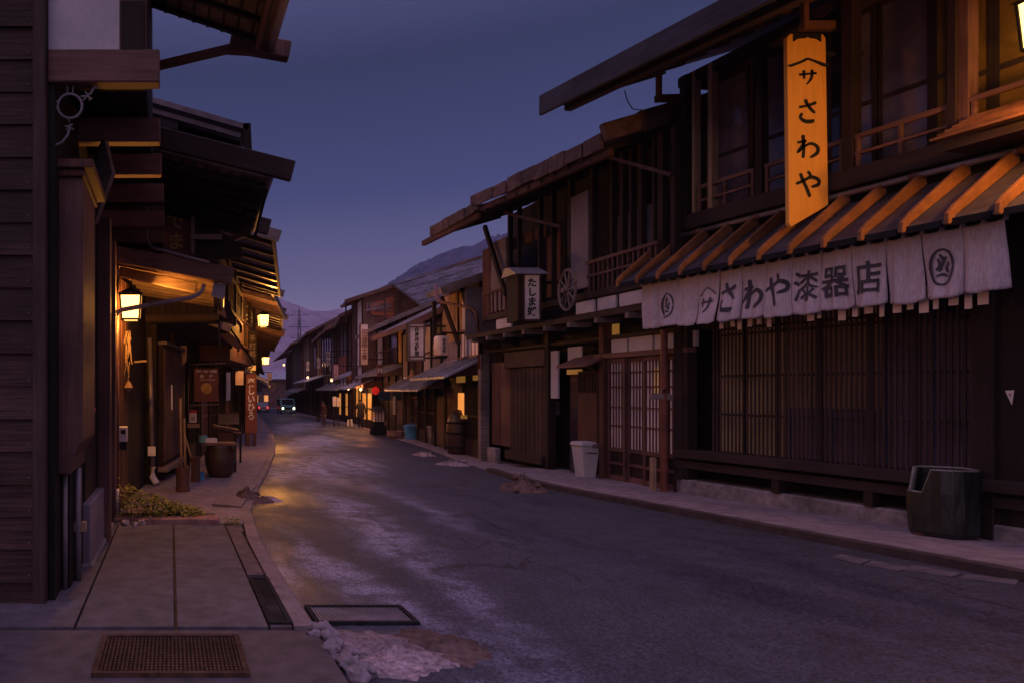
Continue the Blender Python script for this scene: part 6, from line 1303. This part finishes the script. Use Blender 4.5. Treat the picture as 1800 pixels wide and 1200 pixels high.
def person(label, c, H, pose, coat='coat'):
    """one skinned body; joints given for a person H metres tall facing direction yaw"""
    t = thing('person', label, 'person', c); k = H/1.72; yaw = pose.get('yaw', 0); cy, sy = math.cos(yaw), math.sin(yaw)
    def W3(x, y_, z): return Vector((x*cy-y_*sy, x*sy+y_*cy, z))*k
    st = pose.get('stride', .05); bend = pose.get('bend', 0); hx = pose.get('hand', [(.27, -.05, .78), (-.27, -.02, .80)]); el = pose.get('elbow', [(.26, .03, 1.08), (-.26, .03, 1.08)])
    J = {'pel': (0, 0, .93), 'bel': (0, -.02*bend, 1.08), 'che': (0, -.05-.1*bend, 1.30), 'nek': (0, -.05-.16*bend, 1.47), 'hea': (0, -.08-.2*bend, 1.56), 'top': (0, -.06-.2*bend, 1.68),
         'hl': (.09, 0, .88), 'kl': (.10, -.05-st, .49), 'al': (.10, .02-st*1.6, .08), 'tl': (.11, -.13-st*1.6, .03), 'hr': (-.09, 0, .88), 'kr': (-.10, -.03+st, .49), 'ar': (-.10, .06+st*1.6, .08), 'tr': (-.11, -.10+st*1.6, .03),
         'sl': (.18, -.04-.1*bend, 1.40), 'el': el[0], 'wl': hx[0], 'sr': (-.18, -.04-.1*bend, 1.40), 'er': el[1], 'wr': hx[1]}
    for s, w, e in (('l', hx[0], el[0]), ('r', hx[1], el[1])):
        d = (Vector(w)-Vector(e)).normalized(); base = Vector(w)
        side = d.cross(Vector((0, 1, .2))).normalized()
        J['pm'+s] = tuple(base+d*.07)
        for q in range(4): J['f%d%s' % (q, s)] = tuple(base+d*(.15-.012*abs(q-1.3))+side*(.021*(q-1.5))+Vector((0, -.012, 0)))
        J['th'+s] = tuple(base+d*.075+side*(-.055)+Vector((0, -.02, 0)))
    E_ = [('pel', 'bel'), ('bel', 'che'), ('che', 'nek'), ('nek', 'hea'), ('hea', 'top'), ('pel', 'hl'), ('hl', 'kl'), ('kl', 'al'), ('al', 'tl'), ('pel', 'hr'), ('hr', 'kr'), ('kr', 'ar'), ('ar', 'tr'), ('che', 'sl'), ('sl', 'el'), ('el', 'wl'), ('che', 'sr'), ('sr', 'er'), ('er', 'wr')]
    for s in 'lr': E_ += [('w'+s, 'pm'+s), ('w'+s, 'th'+s)]+[('pm'+s, 'f%d%s' % (q, s)) for q in range(4)]
    Rr = dict(pel=.145, bel=.135, che=.155, nek=.055, hea=.085, top=.075, hl=.09, hr=.09, kl=.06, kr=.06, al=.045, ar=.045, tl=.035, tr=.035, sl=.065, sr=.065, el=.048, er=.048, wl=.030, wr=.030)
    ks = list(J); me = bpy.data.meshes.new('body'); me.from_pydata([W3(*J[q]) for q in ks], [(ks.index(a), ks.index(b_)) for a, b_ in E_], [])
    o = bpy.data.objects.new('body', me); col.objects.link(o)
    md = o.modifiers.new('skin', 'SKIN'); md.use_smooth_shade = True
    for i, q in enumerate(ks):
        r = Rr.get(q, .026 if q.startswith('pm') else .009)*k; me.skin_vertices[0].data[i].radius = (r, r)
        me.skin_vertices[0].data[i].use_root = (q == 'pel')
    sb = o.modifiers.new('sub', 'SUBSURF'); sb.levels = 1; sb.render_levels = 1
    d = bpy.context.evaluated_depsgraph_get(); m2 = bpy.data.meshes.new_from_object(o.evaluated_get(d)); bpy.data.objects.remove(o)
    for m in (coat, 'skin'): m2.materials.append(M[m])
    for p in m2.polygons:
        z = p.center.z/k; q = p.center/k; hand = any((q-W3(*hx[s])/k).length < .17 and (q-W3(*el[s])/k).length > (Vector(hx[s])-Vector(el[s])).length*.98 for s in (0, 1))
        p.material_index = 1 if (z > 1.50 or hand) else 0
    ob = bpy.data.objects.new('body', m2); col.objects.link(ob); ob.parent = t; W[ob.name] = Vector(c)
    # hair, coat skirt, face
    hc = c+W3(*J['hea']); b = MB(); n1, n2 = 6, 12; hr_ = .115*k
    for j in range(n1+1):
        for q in range(n2): th = math.pi*.62*j/n1; a = 2*math.pi*q/n2; v = Vector((math.sin(th)*math.cos(a), math.sin(th)*math.sin(a), math.cos(th))); b.v.append(hc+Vector((0, 0, .03*k))+Vector((v.x*.92*cy-v.y*sy, v.x*.92*sy+v.y*cy, v.z))*hr_+W3(0, .02, 0))
    for j in range(n1):
        for q in range(n2): b.f.append((j*n2+q, j*n2+(q+1) % n2, (j+1)*n2+(q+1) % n2, (j+1)*n2+q))
    b.build('hair', 'hair', t, smooth=True)
    b = MB(); b.lathe(hc+W3(0, -.10, -.0), [(.004, -.02*k), (.014*k, -.012*k), (.005, .02*k)], 6); b.build('nose', 'skin', t)
    b = MB(); cc = c+W3(0, -.01-.02*bend, 0); pr = [(.21, pose.get('hem', .62)), (.205, .80), (.185, .98), (.18, 1.1), (.205, 1.3), (.19, 1.40), (.10, 1.47)]
    vs = []; n = 16
    for r, z in pr:
        for q in range(n): a = 2*math.pi*q/n; f_ = max(0, z-1.0)/.47; vs.append(cc+W3(r*math.cos(a)*1.05, r*math.sin(a)*.78-.06*f_-.12*bend*f_, z))
    fs = [(i*n+q, i*n+(q+1) % n, (i+1)*n+(q+1) % n, (i+1)*n+q) for i in range(len(pr)-1) for q in range(n)]; b.add(vs, fs); b.build('coat', coat, t, smooth=True)
    return t
c = G(634, 752, .03); person('person in a dark coat standing with raised hands before the orange lit shop', c, 1.74, dict(yaw=R(155), stride=.03, bend=.2, elbow=[(.27, -.10, 1.12), (-.26, .02, 1.10)], hand=[(.16, -.30, 1.25), (-.27, -.05, .84)], hem=.60), 'coat')
c = G(569, 748, .03); person('person in a brown coat walking along the far pavement with a bag', c, 1.62, dict(yaw=R(-60), stride=.12, bend=.1, hem=.55), 'coat_brown')
q = c+Vector((-.30, .1, .45)); b = MB(); b.loft([q+Vector((x*.15, y_*.08, -.17)) for x, y_ in ((-1, -1), (1, -1), (1, 1), (-1, 1))], [q+Vector((x*.12, y_*.05, .15)) for x, y_ in ((-1, -1), (1, -1), (1, 1), (-1, 1))]); bg = thing('shoulder_bag', 'dark bag carried low by the walking person', 'bag', q-Vector((0, 0, .17))); b.build('body', 'coat', bg, bev=.02); b = MB(); b.tube([q+Vector((-.09, 0, .15)), q+Vector((-.04, 0, .30)), q+Vector((.04, 0, .30)), q+Vector((.09, 0, .15))], .012, 6); b.build('strap', 'rubber', bg)

# ================================================================== hills, pylon
def ridge(name, prof, Y, depth, foot, m, seed, rough=1.0):
    xs = frange(prof[0][0], prof[-1][0], 2.0); b = MB(); ny = 26
    for j in range(ny+1):
        s = j/ny; y_ = Y-depth*(1-s)
        for px in xs:
            py = poly_x([(a, c_) for a, c_ in prof], px); top = CH+(HY-py)*Y/FX; x = (px-CX)/FX*Y
            z = lerp(foot, top, s**1.15); z += (top-foot)*.16*rough*math.sin(math.pi*s)*noise.noise(Vector((x*.006/(Y/700), y_*.006/(Y/700), seed)))*2
            z += (2.4 if s > .9 else 1.0)*(top-foot)*.006*noise.noise(Vector((x*.35/(Y/700), y_*.35/(Y/700), seed+3)))+(top-foot)*.035*rough*noise.noise(Vector((x*.05/(Y/700), y_*.05/(Y/700), seed+9)))*(.25+.75*(1-s) if s < 1 else .55)
            b.v.append(Vector((x, y_, z)))
    n = len(xs)
    for j in range(ny):
        for i in range(n-1): b.f.append((j*n+i, j*n+i+1, (j+1)*n+i+1, (j+1)*n+i))
    b2 = len(b.v); b.v += [Vector((v.x, v.y+depth, foot)) for v in b.v[ny*n:(ny+1)*n]]
    for i in range(n-1): b.f.append((ny*n+i, ny*n+i+1, b2+i+1, b2+i))
    return tag(b.build(name, m, smooth=True, loc=(0, 0, 0)), kind='structure')
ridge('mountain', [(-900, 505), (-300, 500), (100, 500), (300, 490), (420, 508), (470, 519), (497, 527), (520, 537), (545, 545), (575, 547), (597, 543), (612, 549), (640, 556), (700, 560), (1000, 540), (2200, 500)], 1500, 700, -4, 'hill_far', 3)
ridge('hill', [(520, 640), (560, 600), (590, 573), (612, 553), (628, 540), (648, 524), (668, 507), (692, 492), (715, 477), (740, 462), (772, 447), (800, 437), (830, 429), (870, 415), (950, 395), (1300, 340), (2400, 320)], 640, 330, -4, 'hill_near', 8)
Y_ = 420; c = Vector((P(526, 0, Y_).x, Y_, -4)); py = thing('power_pylon', 'slim steel lattice power pylon standing against the hazy mountain', 'pylon', c); h = P(0, 543, Y_).z+4
b = MB(); lv = [(0, 2.6), (.3, 1.8), (.55, 1.2), (.75, .8), (.9, .55), (1, .15)]
rings = [[c+Vector((x*w, y_*w, s*h)) for x, y_ in ((-1, -1), (1, -1), (1, 1), (-1, 1))] for s, w in lv]
for a, e in zip(rings, rings[1:]):
    for i in range(4): b.beam(a[i], e[i], .34, .34, up=(0, 1, 0)); b.beam(a[i], e[(i+1) % 4], .2, .2, up=(0, 1, 0)); b.beam(a[(i+1) % 4], e[i], .2, .2, up=(0, 1, 0))
b.build('lattice_mast', 'tower_steel', py); b = MB()
for s, w in ((.93, 5.5), (.80, 6.5), (.68, 5.5)): b.beam(c+Vector((-w, 0, h*s)), c+Vector((w, 0, h*s)), .34, .40); b.beam(c+Vector((-w, 0, h*s)), c+Vector((0, 0, h*(s+.05))), .2, .2); b.beam(c+Vector((w, 0, h*s)), c+Vector((0, 0, h*(s+.05))), .2, .2)
b.build('cross_arm', 'tower_steel', py)
b = MB(); b.box(-1600, 2600, -60, 1560, -9, 290); hz = b.build('haze', 'ground' if False else 'earth', loc=(0, 0, 0)); tag(hz, kind='stuff')
hm = bpy.data.materials.new('haze'); hm.use_nodes = True; nt = hm.node_tree; nt.nodes.clear(); ho = nt.nodes.new('ShaderNodeOutputMaterial'); pv = nt.nodes.new('ShaderNodeVolumePrincipled'); pv.inputs['Color'].default_value = (.66, .64, .95, 1); pv.inputs['Density'].default_value = .0003; pv.inputs['Anisotropy'].default_value = .1; nt.links.new(pv.outputs[0], ho.inputs['Volume'])
hz.data.materials.clear(); hz.data.materials.append(hm)

# ================================================================== sky and dusk light
SUN_EL, SUN_AZ = R(4), R(205)
w = bpy.data.worlds.new('World'); sc.world = w; w.use_nodes = True; nt = w.node_tree; nt.nodes.clear(); N = nt.nodes.new; L = nt.links.new
out = N('ShaderNodeOutputWorld'); bg = N('ShaderNodeBackground'); L(bg.outputs[0], out.inputs[0])
sky = N('ShaderNodeTexSky'); sky.sky_type = 'NISHITA'; sky.sun_disc = False; sky.sun_elevation = SUN_EL; sky.sun_rotation = SUN_AZ; sky.air_density = 1.0; sky.dust_density = .6; sky.ozone_density = 3.0
tc = N('ShaderNodeTexCoord'); sx = N('ShaderNodeSeparateXYZ'); L(tc.outputs['Generated'], sx.inputs[0])
rp = N('ShaderNodeValToRGB'); el = rp.color_ramp.elements                 # dusk colours by height above the horizon
stops = [(0.0, (.34, .23, .36)), (.08, (.29, .22, .36)), (.15, (.140, .138, .27)), (.27, (.038, .058, .165)), (.42, (.020, .034, .088)), (.55, (.09, .09, .22)), (.75, (.50, .38, .80)), (1.0, (.80, .58, 1.10))]
el[0].position = 0; el[0].color = (*stops[0][1], 1); el[1].position = 1; el[1].color = (*stops[-1][1], 1)
for p_, c_ in stops[1:-1]: e_ = el.new(p_); e_.color = (*c_, 1)
L(sx.outputs[2], rp.inputs[0])
tint = N('ShaderNodeMix'); tint.data_type = 'RGBA'; tint.blend_type = 'MIX'; tint.inputs[0].default_value = .9
sm = N('ShaderNodeVectorMath'); sm.operation = 'SCALE'; sm.inputs['Scale'].default_value = .04; L(sky.outputs[0], sm.inputs[0])
L(sm.outputs[0], tint.inputs[6]); L(rp.outputs[0], tint.inputs[7]); L(tint.outputs[2], bg.inputs[0]); bg.inputs[1].default_value = 1.0
sd = bpy.data.lights.new('sun', 'SUN'); sd.energy = .75; sd.color = (1, .68, .76); sd.angle = R(100); so_ = bpy.data.objects.new('sun', sd); col.objects.link(so_); so_.rotation_euler = (R(52), 0, R(-38)); so_.location = (0, -20, 20)

sc.view_settings.view_transform = 'Standard'; sc.view_settings.look = 'None'; sc.view_settings.exposure = 0.0; sc.view_settings.gamma = 1
sc.render.engine = 'CYCLES'; sc.cycles.use_denoising = True; sc.cycles.max_bounces = 6; sc.cycles.volume_bounces = 0; sc.cycles.transparent_max_bounces = 6; sc.cycles.sample_clamp_indirect = 4; sc.cycles.use_light_tree = True
